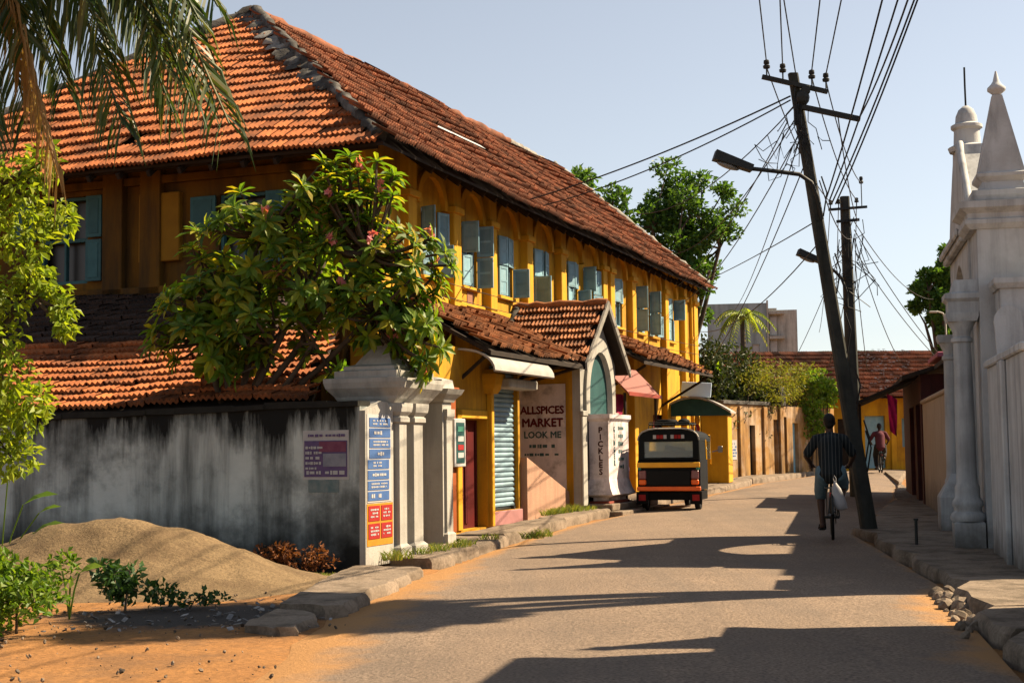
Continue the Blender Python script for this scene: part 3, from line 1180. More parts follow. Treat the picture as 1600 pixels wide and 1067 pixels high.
# curved sheet canopy above the shutter and its housing
mb = MB()
pts = [(SF - .02 - .62 * math.sin(a), 2.62 + .36 * math.cos(a)) for a in [math.pi / 2 * k / 8 for k in range(9)]]
pts2 = [(p[0] + .025, p[1] - .025) for p in pts]
mb.prism(pts + pts2[::-1], 'x', 1.7, 4.5)
mb.build('curved_canopy', m_grey, shop, smooth=40)
mb = MB()
mb.bx(3.05, 4.42, SF - .36, SF - .004, 2.40, 2.56, .02)
mb.build('shutter_housing', m_white, shop)
# tiled awning
AW = thing('awning', None, None)
AW0, AW1 = V((2.0, -1.0, 2.98)), V((2.0, WD, 4.02))
awd = (AW1 - AW0)
col.objects.unlink(AW)
bpy.data.objects.remove(AW)
mb = MB()
mb.prism([(AW0.y, AW0.z - .05), (AW1.y, AW1.z - .05), (AW1.y, AW1.z - .12), (AW0.y, AW0.z - .12)], 'x', 1.75, 6.55)
aw = mb.build('awning', m_wood_dark, shop)
random.seed(5)


def place_aw(u, v):
    o = AW0 + V((u - .25, 0, .03 * math.sin(u * 2))) + awd.normalized() * v
    return frame(o, (1, 0, 0), awd)


tiles(aw, .262, .36, 6, 18, place_aw, lambda i, j: 1, m_tile_mid, mess=2.2)
for u in (1.9, 3.1, 4.3, 5.6, 6.4):
    MB().tube([(u, -.9, 2.9), (u, SF + .1 if u < 4.4 else .9, 2.45)], .03, 6).build('bracket', m_wood_dark, aw)

# triangular cement wing wall beside the shutter
ww = thing('wing_wall', 'low triangular cement wing wall sloping down beside the roller shutter', 'wall', P0, BR)
mb = MB()
mb.prism([(4.47, .0), (7.55, .0), (7.55, .34), (4.47, 1.24)], 'y', SF - .12, SF + .06)
mb.build('wall_body', mat('peach_cement', (.74, .44, .30), (.62, .36, .25), 2, .95, .4, 22, streak=(.3, .2, .14), streak_amt=.4), ww)
recenter(ww, (6, SF, 0))

# ------------------------------------------------------------------ porch with gable, arch and painted bay
po = thing('porch', 'whitewashed arched porch with tiled gable roof projecting from the yellow building', 'porch', P0, BR)
PX0, PX1, PYF = 6.75, 9.05, -.82
mb = MB()
mb.bx(PX0, PX0 + .18, PYF + .16, WD - .002, .1, 3.0)
mb.bx(PX1 - .18, PX1, PYF + .16, WD - .002, .1, 3.0)
mb.build('side_wall', m_yellow, po)
# front with arched opening: two jambs and a spandrel built from the ring outwards
acx, arz, ar = 7.9, 2.35, .74
mb = MB()
mb.bx(PX0, acx - ar, PYF, PYF + .16, .1, arz)
mb.bx(acx + ar, PX1, PYF, PYF + .16, .1, arz)
n = 16
gab = lambda x: 4.05 - abs(x - 7.9) * .86
for i in range(n):
    a0, a1 = math.pi * i / n, math.pi * (i + 1) / n
    x0, z0 = acx + ar * math.cos(a0), arz + ar * 1.25 * math.sin(a0)
    x1, z1 = acx + ar * math.cos(a1), arz + ar * 1.25 * math.sin(a1)
    mb.prism([(x0, z0), (x1, z1), (x1, max(z1 + .02, gab(x1))), (x0, max(z0 + .02, gab(x0)))], 'y', PYF, PYF + .16)
mb.prism([(PX0, arz), (acx - ar, arz), (acx - ar, gab(acx - ar)), (PX0, gab(PX0))], 'y', PYF, PYF + .16)
mb.prism([(acx + ar, arz), (PX1, arz), (PX1, gab(PX1)), (acx + ar, gab(acx + ar))], 'y', PYF, PYF + .16)
mb.build('front_wall', m_white, po)
mb = MB()
arch_ring(mb, acx, arz, ar, ar + .22, PYF - .06, PYF - .002, 18, 1.25)
mb.bx(acx - ar - .22, acx - ar, PYF - .06, PYF - .002, 2.05, arz - .002)
mb.bx(acx + ar, acx + ar + .22, PYF - .06, PYF - .002, 2.05, arz - .002)
mb.build('arch_moulding', m_white, po)
mb = MB()
mb.bx(acx - ar + .003, acx + ar - .003, PYF + .05, PYF + .09, .2, 2.36)
arc_ = [(acx + (ar - .003) * math.cos(math.pi * k / 18), 2.363 + (ar - .003) * 1.25 * math.sin(math.pi * k / 18)) for k in range(19)]
mb.prism(arc_, 'y', PYF + .05, PYF + .09)
mb.build('arch_panel', m_teal_dark, po)
# the painted bay under the arch, flared at its foot
bay = MB()
bay.levels(7.9, PYF - .2, [(.38, .6, .15), (.44, .6, .15), (.5, .80, .30), (.62, .74, .24), (.8, .68, .195), (1.9, .68, .195), (1.96, .73, .24), (2.04, .73, .24)])
bayo = bay.build('painted_bay', m_signwhite, po)
mb = MB()
mb.bx(7.2, 8.6, PYF - .4, PYF - .003, .18, .378, .015)
mb.build('red_plinth', mat('red_oxide_plinth', (.40, .09, .06), (.3, .07, .05), 4, .8, .1), po)
for x in (PX0 + .1, PX1 - .14):
    mb = MB()
    mb.bx(x - .13, x + .13, PYF - .05, PYF - .002, .3, 2.0, .012)
    mb.bx(x - .15, x + .15, PYF - .07, PYF - .002, 2.0, 2.1, .012)
    mb.build('pillar', m_white, po)
mb = MB()
mb.bx(6.9, 10.4, PYF - .75, PYF + .3, .05, .20, .015)
mb.bx(7.0, 10.3, PYF - .52, PYF + .3, .2, .33, .015)
mb.build('step', m_concrete, po)
# sign board painted on the side wall that faces the camera
mb = MB()
mb.bx(PX0 - .012, PX0 - .002, -.52, .42, .55, 2.62)
sb_ = mb.build('painted_sign', m_signwhite, po)
# gable roof of the porch
PR = 4.22
mb = MB()
for sgn in (-1, 1):
    a, b = 7.9 + sgn * 1.42, 7.9
    mb.prism([(a, 2.98 - .04), (b, PR - .04), (b, PR - .10), (a, 2.98 - .10)], 'y', -1.02, WD)
pr_roof = mb.build('roof', m_wood_dark, po)
ps = math.hypot(1.42, PR - 2.98)
random.seed(8)


def place_pl(u, v):
    o = V((7.9 - 1.42, WD, 2.98)) + V((0, -1, 0)) * u + V((1.42, 0, PR - 2.98)).normalized() * v
    return frame(o, (0, -1, 0), (1.42, 0, PR - 2.98))


def place_prr(u, v):
    o = V((7.9 + 1.42, -1.02, 2.98)) + V((0, 1, 0)) * u + V((-1.42, 0, PR - 2.98)).normalized() * v
    return frame(o, (0, 1, 0), (-1.42, 0, PR - 2.98))


kp = lambda i, j: 1 if ((i + .5) * .235 + (.117 if j % 2 else 0)) < 1.95 else 0
tiles(pr_roof, .235, ps / 8, 8, 9, place_pl, kp, m_tile_mid, mess=1.3)
tiles(pr_roof, .235, ps / 8, 8, 9, place_prr, lambda i, j: 2 if kp(i, j) else 0, m_tile_mid)
mb = MB()
lumpy(mb, (7.9, -1.02, PR + .04), (7.9, WD, PR + .04), .07, 12, .015)
mb.build('ridge_cap', m_tile_mid, pr_roof, smooth=60)
mb = MB()
for sgn in (-1, 1):
    a, b = 7.9 + sgn * 1.46, 7.9
    mb.prism([(a, 2.99), (b, PR + .07), (b, PR - .10), (a, 2.84)], 'y', -1.07 - .003 * sgn, -1.025)
mb.build('barge_board', m_mortar_w, pr_roof)
lumpy(mb := MB(), (6.45, WD - .1, 3.0), (7.9, WD - .1, PR + .02), .07, 10, .02)
mb.build('verge_mortar', m_mortar, pr_roof, smooth=60)


def lettering(text, size, m, parent, M, name='lettering', ext=.002, space=1.0, line=1.0, bold=.0):
    cu = bpy.data.curves.new(name, 'FONT')
    cu.body = text
    cu.size = size
    cu.extrude = ext
    cu.align_x = 'CENTER'
    cu.align_y = 'CENTER'
    cu.space_character = space
    cu.space_line = line
    cu.resolution_u = 2
    tmp = bpy.data.objects.new(name, cu)
    col.objects.link(tmp)
    bpy.context.view_layer.update()
    me = bpy.data.meshes.new_from_object(tmp.evaluated_get(bpy.context.evaluated_depsgraph_get()))
    bpy.data.objects.remove(tmp)
    bpy.data.curves.remove(cu)
    me.materials.clear()
    me.materials.append(m)
    if bold:                                               # sign painter's heavier stroke
        bm_ = MB()
        for (dx, dy, dz) in ((-bold, 0, 0), (bold, 0, .0006), (0, bold, .0012), (0, -bold, .0018)):
            bm_.add([V(v.co) + V((dx, dy, dz)) for v in me.vertices], [tuple(p.vertices) for p in me.polygons])
        me = bm_.mesh(name)
        me.materials.append(m)
    o = share(name, me, parent, M)
    return o


# text frames: face_end looks along +local x (towards the camera side), face_street looks at the street
def face_end(x, y, z):
    # text x axis -> -y (to the right as seen from the camera), text y -> z
    return frame(V((x, y, z)), (0, -1, 0), (0, 0, 1))


def face_street(x, y, z):
    return frame(V((x, y, z)), (1, 0, 0), (0, 0, 1))


lettering('ALLSPICES', .205, m_maroon_l, sb_, face_end(PX0 - .016, -.05, 2.12), space=.95, bold=.008)
lettering('MARKET', .22, m_maroon_l, sb_, face_end(PX0 - .016, -.05, 1.88), bold=.010)
lettering('LOOK ME', .175, m_letter2, sb_, face_end(PX0 - .016, -.05, 1.65), bold=.006)


def scribble(parent, place, w, h, m, rows, seed, name='small_print'):
    """rows of short marks too small to read"""
    rr = random.Random(seed)
    mb = MB()
    for r in range(rows):
        z = h / 2 - (r + .5) * h / rows
        x = -w / 2
        while x < w / 2 - .01:
            q = rr.uniform(.3, 1.1) * h / rows * .8
            hh = rr.uniform(.35, .62) * h / rows
            if rr.random() < .82:
                mb.box((min(x + q / 2, w / 2), z, 0), (q, hh, .002))
            x += q * 1.35
    o = tag(mb.build(name, m, parent), kind='stuff')
    o.matrix_basis = place
    return o


scribble(sb_, face_end(PX0 - .014, -.03, 1.44), .5, .12, m_letter2, 1, 3)
scribble(sb_, face_end(PX0 - .014, -.04, 1.28), .72, .10, m_letter2, 1, 4)
scribble(sb_, face_end(PX0 - .014, .12, .95), .34, .3, m_letter, 2, 5)
bx_ = 7.9 - .68 - .004
lettering('P\nI\nC\nK\nL\nE\nS', .155, m_letter, bayo, face_end(bx_, PYF - .235, 1.33), line=.86, bold=.006)
lettering('G\nI\nN\nG\nE\nR', .15, m_letter2, bayo, face_street(7.6, PYF - .2 - .195 - .004, 1.42), line=.86, bold=.006)
scribble(bayo, face_street(8.02, PYF - .4, 1.4), .3, .9, m_letter2, 6, 9)

# far awning, red sheet awning, cloth, flaking patch
far_aw = thing('tiled_awning', 'sagging tiled awning over the far ground floor of the yellow building', 'awning', P0, BR)
A20, A21 = V((13.2, -.45, 3.42)), V((13.2, WD, 4.15))
mb = MB()
mb.prism([(A20.y, A20.z - .05), (A21.y, A21.z - .05), (A21.y, A21.z - .11), (A20.y, A20.z - .11)], 'x', 12.6, 19.6)
dk = mb.build('deck', m_wood_dark, far_aw)
random.seed(15)
tiles(far_aw, .262, .33, 5, 26, lambda u, v: frame(V((12.65 + u, A20.y, A20.z + .05 * math.sin(u * .8))) + (A21 - A20).normalized() * v, (1, 0, 0), A21 - A20), lambda i, j: 1, m_tile_mid, mess=2.4)
for u in (13.0, 19.3):
    MB().tube([(u, A20.y + .08, A20.z - .12), (u, WD - .005, 2.55)], .035, 6).build('bracket', m_wood_dark, far_aw)
recenter(far_aw, (16, WD, 3.4))
ra = thing('sheet_awning', 'small faded red corrugated awning beside the porch arch', 'awning', P0, BR)
mb = MB()
nn = 40
ptsA = [(9.35 + 2.6 * i / nn, .012 * math.cos(i * math.pi)) for i in range(nn + 1)]
vs = [(x, -1.0 - w, 2.52 + w) for x, w in ptsA] + [(x, -.42 - w, 3.12 + w) for x, w in ptsA]
mb.add(vs, [(i, i + 1, nn + 2 + i, nn + 1 + i) for i in range(nn)])
mb.add([(x, y, z - .015) for x, y, z in vs], [(i, nn + 1 + i, nn + 2 + i, i + 1) for i in range(nn)])
mb.bx(9.35, 11.95, -1.03, -1.016, 2.47, 2.55)
mb.build('sheet', m_redawn, ra)
for u in (9.45, 11.85):
    MB().tube([(u, -.9, .3), (u, -.9, 2.53)], .03, 6).build('post', m_wood_dark, ra)
recenter(ra, (10.6, -.9, 0))
pc = thing('hanging_cloth', 'bright pink cloth hanging by the red awning next to the arch', 'cloth', P0, BR)
mb = MB()
nu, nv = 8, 10
for i in range(nu + 1):
    for j in range(nv + 1):
        t = j / nv
        mb.v.append((9.62 + .42 * (i / nu - .5) * (1 - .5 * abs(t - .5)) + .03 * math.sin(j), -.72 + .05 * math.sin(i * 2.1 + j * .4), 2.5 - .95 * t + .02 * math.sin(i * 1.7)))
for i in range(nu):
    for j in range(nv):
        a = i * (nv + 1) + j
        mb.f.append((a, a + 1, a + nv + 2, a + nv + 1))
        mb.mi.append(0)
mb.build('cloth', mat('pink_cotton', (.62, .03, .13), (.5, .02, .10), 6, .9), pc, smooth=180)
recenter(pc, (9.62, -.72, 2.5))
for (a, b, z0, z1) in ((11.0, 12.6, .4, 2.0), (14.6, 15.5, .6, 2.3)):
    mb = MB()
    mb.bx(a, b, WD - .012, WD - .003, z0, z1)
    mb.build('flaking_patch', mat('flaking_pale_plaster', (.62, .46, .40), (.5, .36, .3), 2.5, .95, .3, 20, blotch=(.62, .33, .05), blotch_amt=.8, blotch_scale=1.6), yb)
mb = MB()
mb.bx(5.45, 5.75, WD - .012, WD - .003, 3.9, 4.35)
mb.build('flaking_patch', mat('bare_pink_plaster', (.52, .26, .16), (.42, .2, .12), 3, .95, .3, 20), yb)
# goods hung out by the porch
gd = thing('display_rack', 'narrow dark rack of small goods standing right of the porch arch', 'rack', P0, BR)
mb = MB()
mb.bx(9.9, 10.5, -.62, -.5, .34, 2.1, .01)
mb.build('board', m_purple, gd)
rr = random.Random(4)
for k in range(14):
    mb = MB()
    x, z = rr.uniform(9.98, 10.42), .5 + k * .11
    mb.box((x, -.65, z), (.16, .05, .09), .012)
    mb.build('packet', rr.choice([m_purple, m_paper, m_maroonp, m_blue, m_wood_dark]), gd)
recenter(gd, (10.2, -.56, .33))
nb = thing('notice_case', 'tall white framed notice case on the orange pilaster beside the maroon door', 'notice case', P0, BR)
MB().bx(1.02, 1.46, SF - .23, SF - .142, 1.12, 1.86, .012).build('case', m_paper, nb)
MB().bx(1.08, 1.40, SF - .236, SF - .231, 1.18, 1.80).build('sheet', m_teal_dark, nb)
for k, (z, c) in enumerate(((1.70, m_greenp), (1.55, m_paper), (1.42, m_redp), (1.30, m_paper))):
    MB().bx(1.13, 1.35, SF - .242, SF - .237, z - .04, z + .04).build('print_block', c, nb)
recenter(nb, (1.24, SF - .2, 1.12))
recenter(shop, (2.6, SF, 0))
recenter(po, (7.9, -.3, 0))
recenter(yb, (12, 5.6, 0))

# ------------------------------------------------------------------ compound wall, gate piers, outbuilding
u_ = V((math.sin(R(20.9)), math.cos(R(20.9)), 0))
n__ = V((math.cos(R(20.9)), -math.sin(R(20.9)), 0))
wor = lambda s, d, z=0: P0 + u_ * s - n__ * d + V((0, 0, z))
cw = thing('compound_wall', 'mould stained grey compound wall behind the sand heap', 'wall', P0, BR)
mb = MB()
n = 30
random.seed(31)
tops, bots = [], []
for i in range(n + 1):
    y = -1.72 + 12.5 * i / n
    z = 1.90 - .020 * (y + 1.72) + rnd(-.008, .008)
    tops.append((y, z))
mb.prism([(p[0], p[1]) for p in tops] + [(tops[-1][0], -.1), (tops[0][0], -.1)], 'x', -4.17, -3.93)
mb.build('wall_body', m_stain, cw)
mb = MB()
for (a, b) in zip(tops, tops[1:]):
    q = rnd(-.012, .012)
    mb.prism([(a[0], a[1] + .003), (b[0], b[1] + .003), (b[0], b[1] + .07 + q), (a[0], a[1] + .07 + q)], 'x', -4.21 + q, -3.89 + q)
mb.build('coping', m_walltop, cw)
recenter(cw, (-4.05, 2, 0))

m_pier = m_white
pa = thing('gate_pier', 'white moulded gate pier with posters at the corner of the stained wall', 'gate pier', P0, BR)
mb = MB()
# poster post (street face) with a rounded shoulder, then the fluted pilasters and cornice
mb.prism([(-3.925, .05), (-3.45, .05), (-3.45, 1.86), (-3.6, 1.95), (-3.8, 1.96), (-3.925, 1.9)], 'y', -1.80, -1.35)
mb.prism([(-4.19, .05), (-3.926, .05), (-3.926, 1.9), (-4.19, 1.84)], 'y', -1.80, -1.724)
mb.build('post', m_pier, pa)
mb = MB()
mb.bx(-3.447, -2.45, -1.62, -1.0, .05, 1.95)
mb.build('core', m_pier, pa)
for x, w in ((-3.30, .10), (-2.86, .13)):
    mb = MB()
    mb.levels(x, -1.70, [(.05, w + .05, .20), (.22, w + .05, .20), (.26, w, .16), (1.70, w, .16), (1.72, w + .03, .19), (1.77, w + .03, .19), (1.79, w + .01, .17), (1.84, w + .05, .21), (1.90, w + .06, .22), (1.948, w + .06, .22)])
    mb.build('pilaster', m_pier, pa)
mb = MB()
mb.levels(-2.97, -1.46, [(1.952, .50, .36), (2.0, .53, .40), (2.03, .54, .42), (2.13, .62, .50), (2.20, .64, .52), (2.25, .64, .52), (2.26, .54, .42), (2.34, .54, .42), (2.36, .45, .34), (2.40, .45, .34), (2.43, .32, .25), (2.51, .26, .20), (2.66, .11, .10), (2.70, .09, .09)])
mb.build('cornice', m_pier, pa)
mb = MB()
mb.lathe([(.05, 2.69), (.08, 2.72), (.09, 2.76), (.05, 2.8), (.045, 2.82), (.07, 2.86), (.08, 2.91), (.05, 2.97), (.02, 3.04), (.005, 3.08)], (-2.97, -1.46, 0), 14)
mb.build('finial', m_pier, pa, smooth=60)
recenter(pa, (-3.2, -1.4, .05))
pb_ = thing('gate_pier', 'plain grey white gate pier next to the yellow shop front', 'gate pier', P0, BR)
mb = MB()
mb.bx(-1.3, -1.0, -1.5, -.6, .05, 2.02)
mb.build('core', m_pier, pb_)
mb = MB()
mb.levels(-1.14, -1.5, [(.05, .14, .06), (.25, .14, .06), (.28, .10, .035), (1.78, .10, .035), (1.83, .13, .06), (1.93, .13, .06)])
mb.build('pilaster', m_pier, pb_)
mb = MB()
mb.levels(-1.15, -1.05, [(2.023, .18, .48), (2.07, .2, .5), (2.13, .26, .56), (2.20, .28, .6), (2.21, .2, .48), (2.33, .18, .46), (2.37, .1, .3)])
mb.build('cornice', m_pier, pb_)
recenter(pb_, (-1.15, -1.05, .05))

ob = thing('outbuilding', 'low outbuilding with orange tiled lean-to roof behind the stained wall', 'building', P0, BR)
O0, O1 = V((-3.78, 0, 1.96)), V((.90, 0, 4.05))
mb = MB()
mb.add([(O0.x, -.85, O0.z - .05), (O1.x, 1.0, O1.z - .05), (O1.x, 11.2, O1.z - .05), (O0.x, 11.2, O0.z - .05), (O0.x, -.85, O0.z - .13), (O1.x, 1.0, O1.z - .13), (O1.x, 11.2, O1.z - .13), (O0.x, 11.2, O0.z - .13)],
       [(0, 3, 2, 1), (4, 5, 6, 7), (0, 1, 5, 4), (2, 3, 7, 6), (0, 4, 7, 3)])
rf = mb.build('roof', m_wood_dark, ob)
mb = MB()
mb.bx(-3.45, -3.25, -.4, 11.0, 0, 1.95)
mb.bx(-3.24, .75, .9, 1.1, 0, 1.95)
mb.build('wall', m_endwall, ob)
random.seed(41)
osl = (O1 - O0).length
OE = osl / 19


def place_ob(u, v):
    o = V((O0.x, 11.2, O0.z)) + V((0, -1, 0)) * u + (O1 - O0).normalized() * v + V((0, 0, .03 * math.sin(u * .7) + .02 * math.sin(u * 1.9 + v)))
    return frame(o, (0, -1, 0), O1 - O0)


cnt = [0]


def keep_ob(i, j):
    u = (i + .5) * .262
    if u > 11.2 + .8 - 1.85 * j / 19:
        return 0
    if 11.2 - u < 7.2 and cnt[0] < 300:
        cnt[0] += 1
        return 1
    return 2


m_tile_shaded = mat('shaded_black_tile', (.11, .07, .055), (.06, .045, .04), 5, .95, .3, 50, isl=.4)  # near-black colour for the upper rows, standing in for the main building's shadow
tiles(rf, .262, OE, 19, 46, place_ob, lambda i, j: keep_ob(i, j) if j < 10 else 0, m_tile_new, mess=1.3)
tiles(rf, .262, OE, 19, 46, place_ob, lambda i, j: (2 if keep_ob(i, j) else 0) if j >= 10 else 0, m_tile_shaded, mess=1.3, stuff_name='shaded_tile_field')
recenter(ob, (-2, 5, 0))

# posters
def poster_wall(label, s, d0, d1, z0, z1):
    """poster on the face towards the camera (local -x)"""
    t = thing('poster', label, 'poster', P0, BR)
    MB().bx(s - .006, s - .001, d0, d1, z0, z1).build('sheet', m_paper, t)
    return t


p1 = poster_wall('torn purple and white poster on the stained grey wall', -4.17, -1.58, -.98, 1.05, 1.62)
MB().bx(-4.182, -4.177, -1.56, -1.0, 1.08, 1.5).build('print_block', m_purple, p1)
MB().bx(-4.188, -4.183, -1.55, -1.2, 1.37, 1.49).build('print_block', m_maroonp, p1)
MB().bx(-4.188, -4.183, -1.55, -1.25, 1.20, 1.35).build('print_block', mat('photo_print', (.40, .42, .5), (.28, .3, .38), 9, .7), p1)
scribble(p1, face_end(-4.19, -1.12, 1.3), .2, .3, m_paper, 5, 12)
scribble(p1, face_end(-4.186, -1.28, 1.13), .5, .08, m_paper, 1, 13)
scribble(p1, face_end(-4.183, -1.28, 1.56), .46, .06, m_purple, 1, 14)
MB().bx(-4.176, -4.171, -1.45, -1.05, .90, 1.045).build('torn_strip', mat('faded_teal_print', (.16, .26, .28), (.3, .36, .36), 12, .8), p1)
recenter(p1, (-4.17, -1.28, 1.05))
p2 = thing('poster', 'tall column of blue and white posters on the white pier', 'poster', P0, BR)
rr = random.Random(6)
MB().bx(-4.15, -3.52, -1.806, -1.801, .78, 1.80).build('sheet', m_paper, p2)
for k in range(8):
    z = .80 + k * .122
    off = .02 if k >= 4 else -.02
    MB().bx(-4.12 + off, -3.57 + off, -1.812, -1.807, z, z + .105).build('blue_panel', m_blue, p2)
    scribble(p2, face_street(-3.84 + off, -1.815, z + .053), rr.uniform(.25, .44), .075, m_paper, 2 if k % 2 else 1, 40 + k)
recenter(p2, (-3.83, -1.8, .78))
p3 = thing('poster', 'red and yellow posters low on the white pier', 'poster', P0, BR)
MB().bx(-4.16, -3.48, -1.806, -1.801, .28, .765).build('sheet', m_orangep, p3)
for i in range(2):
    for j in range(2):
        x, z = -4.13 + i * .33, .36 + j * .205
        MB().bx(x, x + .29, -1.812, -1.807, z, z + .175).build('red_panel', m_redp, p3)
        scribble(p3, face_street(x + .145, -1.815, z + .09), .2, .12, m_paper, 3, 60 + i * 2 + j)
recenter(p3, (-3.82, -1.8, .28))

# ------------------------------------------------------------------ right side: chapel gateway (local x up the street, local y towards the road)
GR = R(90 - 12.5)
gt = thing('chapel_gateway', 'white limewashed baroque gateway with curved gable, columns and obelisk', 'gateway', Q0, GR)


def obelisk(root, cx, cy, z, m, scale=1.0):
    mb = MB()
    k = scale
    mb.levels(cx, cy, [(z, .36 * k, .36 * k), (z + .08, .40 * k, .40 * k), (z + .14, .40 * k, .40 * k), (z + .16, .30 * k, .30 * k), (z + .26, .26 * k, .26 * k), (z + .32, .33 * k, .33 * k), (z + .36, .33 * k, .33 * k), (z + .38, .29 * k, .29 * k), (z + 1.5 * k, .065 * k, .065 * k)])
    o = mb.build('obelisk', m, root)
    mb = MB()
    mb.lathe([(.05 * k, z + 1.5 * k - .003), (.06 * k, z + 1.52 * k), (.12 * k, z + 1.57 * k), (.12 * k, z + 1.61 * k), (.07 * k, z + 1.66 * k), (.045 * k, z + 1.7 * k), (.01, z + 1.84 * k)], (cx, cy, 0), 14)
    mb.build('ball_finial', m, o, smooth=60)
    return o


def column(root, cx, cy, m):
    mb = MB()
    mb.levels(cx, cy, [(.1, .18, .18), (.42, .18, .18), (.44, .15, .15)])
    mb.lathe([(.20, .44), (.215, .48), (.20, .53), (.165, .56), (.165, .60), (.185, .63), (.18, .68), (.15, .72), (.145, .80), (.15, .84), (.125, .9), (.118, 1.1), (.118, 1.6), (.105, 2.6), (.13, 2.62), (.13, 2.66), (.105, 2.68), (.11, 2.74), (.15, 2.82), (.17, 2.86)], (cx, cy, 0), 20)
    mb.levels(cx, cy, [(2.86, .17, .17), (2.92, .19, .19), (2.97, .19, .19)])
    return mb.build('column', m, root, smooth=40)


mb = MB()
mb.bx(.0, .85, -.95, -.06, .05, 3.97)
mb.levels(.43, -.40, [(3.97, .45, .42), (4.03, .50, .48), (4.08, .50, .48), (4.10, .46, .44), (4.16, .47, .45), (4.22, .56, .54), (4.30, .56, .54), (4.32, .42, .42)])
mb.build('near_pier', m_gatewhite, gt)
obelisk(gt, .43, -.40, 4.32, m_gatewhite, .92)
column(gt, .22, .14, m_gatewhite)
mb = MB()
mb.levels(.25, .06, [(2.972, .20, .24), (3.1, .20, .24), (3.14, .24, .28), (3.2, .24, .28), (3.22, .2, .2), (3.37, .18, .16)])
mb.build('impost_block', m_gatewhite, gt)
# scroll buttress and lower block towards the camera
mb = MB()
mb.bx(-.55, -.003, -1.1, -.24, .05, 3.18)
mb.levels(-.28, -.67, [(3.18, .30, .46), (3.24, .34, .5), (3.3, .34, .5)])
mb.build('side_block', m_gatewhite, gt)
mb = MB()
sp = [(-.18, 2.25)] + [(-.32 + .17 * math.cos(a), 2.78 + .2 * math.sin(a)) for a in [-.3 + .35 * k for k in range(9)]] + [(-.5, 2.3)]
mb.prism([(p[0], p[1]) for p in sp], 'x', -.62, -.553)
mb.build('scroll', m_gatewhite, gt)
# arch wall and gable
GX0, GX1 = .853, 3.55
mb = MB()
gcx = (GX0 + GX1) / 2
outl = lambda x: 4.2 + 1.35 * (1 - abs((x - gcx) / (GX1 - gcx))) ** .8 if abs(x - gcx) > .32 else 5.42
arw, arz2 = 1.0, 2.7
n = 40
for i in range(n):
    x0 = GX0 + (GX1 - GX0) * i / n
    x1 = GX0 + (GX1 - GX0) * (i + 1) / n
    def lowz(x):
        t = abs(x - gcx) / arw
        return .05 if t >= 1 else arz2 + 1.1 * math.sqrt(max(0, 1 - t ** 1.7))
    mb.prism([(x0, lowz(x0)), (x1, lowz(x1)), (x1, outl(x1)), (x0, outl(x0))], 'y', -.42, -.03)
mb.build('gable_wall', m_gatewhite, gt)
mb = MB()
pth = []
for i in range(n + 1):
    x = GX0 + (GX1 - GX0) * i / n
    pth.append((x, -.08, outl(x) + .02))
mb.tube(pth, .045, 8)
mb.build('gable_moulding', m_gatewhite, gt, smooth=60)
mb = MB()
mb.bx(GX0, GX1, -.027, .07, 3.95, 4.12, .02)
mb.bx(GX0, GX1, .072, .12, 4.02, 4.12, .02)
mb.build('cornice', m_gatewhite, gt)
mb = MB()
mb.lathe([(.24, 5.36), (.26, 5.42), (.18, 5.46), (.17, 5.66), (.21, 5.69), (.21, 5.73), (.15, 5.76), (.14, 5.86), (.10, 5.95), (.04, 6.0)], (gcx, -.2, 0), 16)
lan = mb.build('lantern', m_gatewhite, gt, smooth=45)
MB().tube([(gcx, -.2, 5.9), (gcx + .03, -.2, 6.3), (gcx + .02, -.2, 6.55)], .014, 6).build('rod', m_steel, lan)
# iron leaves of the gate, standing back in the arch
mb = MB()
for k in range(13):
    x = gcx - .9 + k * .15
    mb.tube([(x, -.5, .15), (x, -.5, 2.5)], .012, 6)
mb.bx(gcx - .95, gcx + .95, -.515, -.485, .3, .36)
mb.bx(gcx - .95, gcx + .95, -.515, -.485, 2.2, 2.26)
mb.build('iron_gate', m_steel, gt)
mb = MB()
mb.bx(GX1 + .003, GX1 + .85, -.95, -.16, .05, 3.97)
mb.levels(GX1 + .43, -.55, [(3.97, .45, .40), (4.03, .48, .43), (4.08, .48, .43), (4.10, .46, .41), (4.16, .46, .42), (4.22, .5, .46), (4.30, .5, .46), (4.32, .42, .38)])
mb.build('far_pier', m_gatewhite, gt)
column(gt, GX1 + .30, -.02, m_gatewhite)
mb = MB()
mb.levels(GX1 + .02, .02, [(.05, .3, .22), (.62, .3, .22), (.8, .2, .12), (.95, .08, .05)])
mb.build('base_block', m_gatewhite, gt)
recenter(gt, (2.2, -.4, .05))

nw = thing('boundary_wall', 'tall white limewashed wall at the right edge beside the gateway column', 'wall', Q0, GR)
mb = MB()
mb.bx(-3.75, -.56, -.42, -.06, .0, 2.24)
mb.build('wall_body', m_gatewhite, nw)
mb = MB()
mb.bx(-3.8, -.56, -.46, -.02, 2.243, 2.33, .015)
mb.build('coping', m_gatewhite, nw)
for x in (-2.2,):
    mb = MB()
    mb.bx(x - .16, x + .16, -.058, .0, .0, 2.24, .012)
    mb.build('pilaster', m_gatewhite, nw)
mb = MB()
mb.bx(-3.1, -2.1, -1.2, -.425, .0, 2.9)
mb.build('buttress', m_gatewhite, nw)
recenter(nw, (-2, -.2, 0))
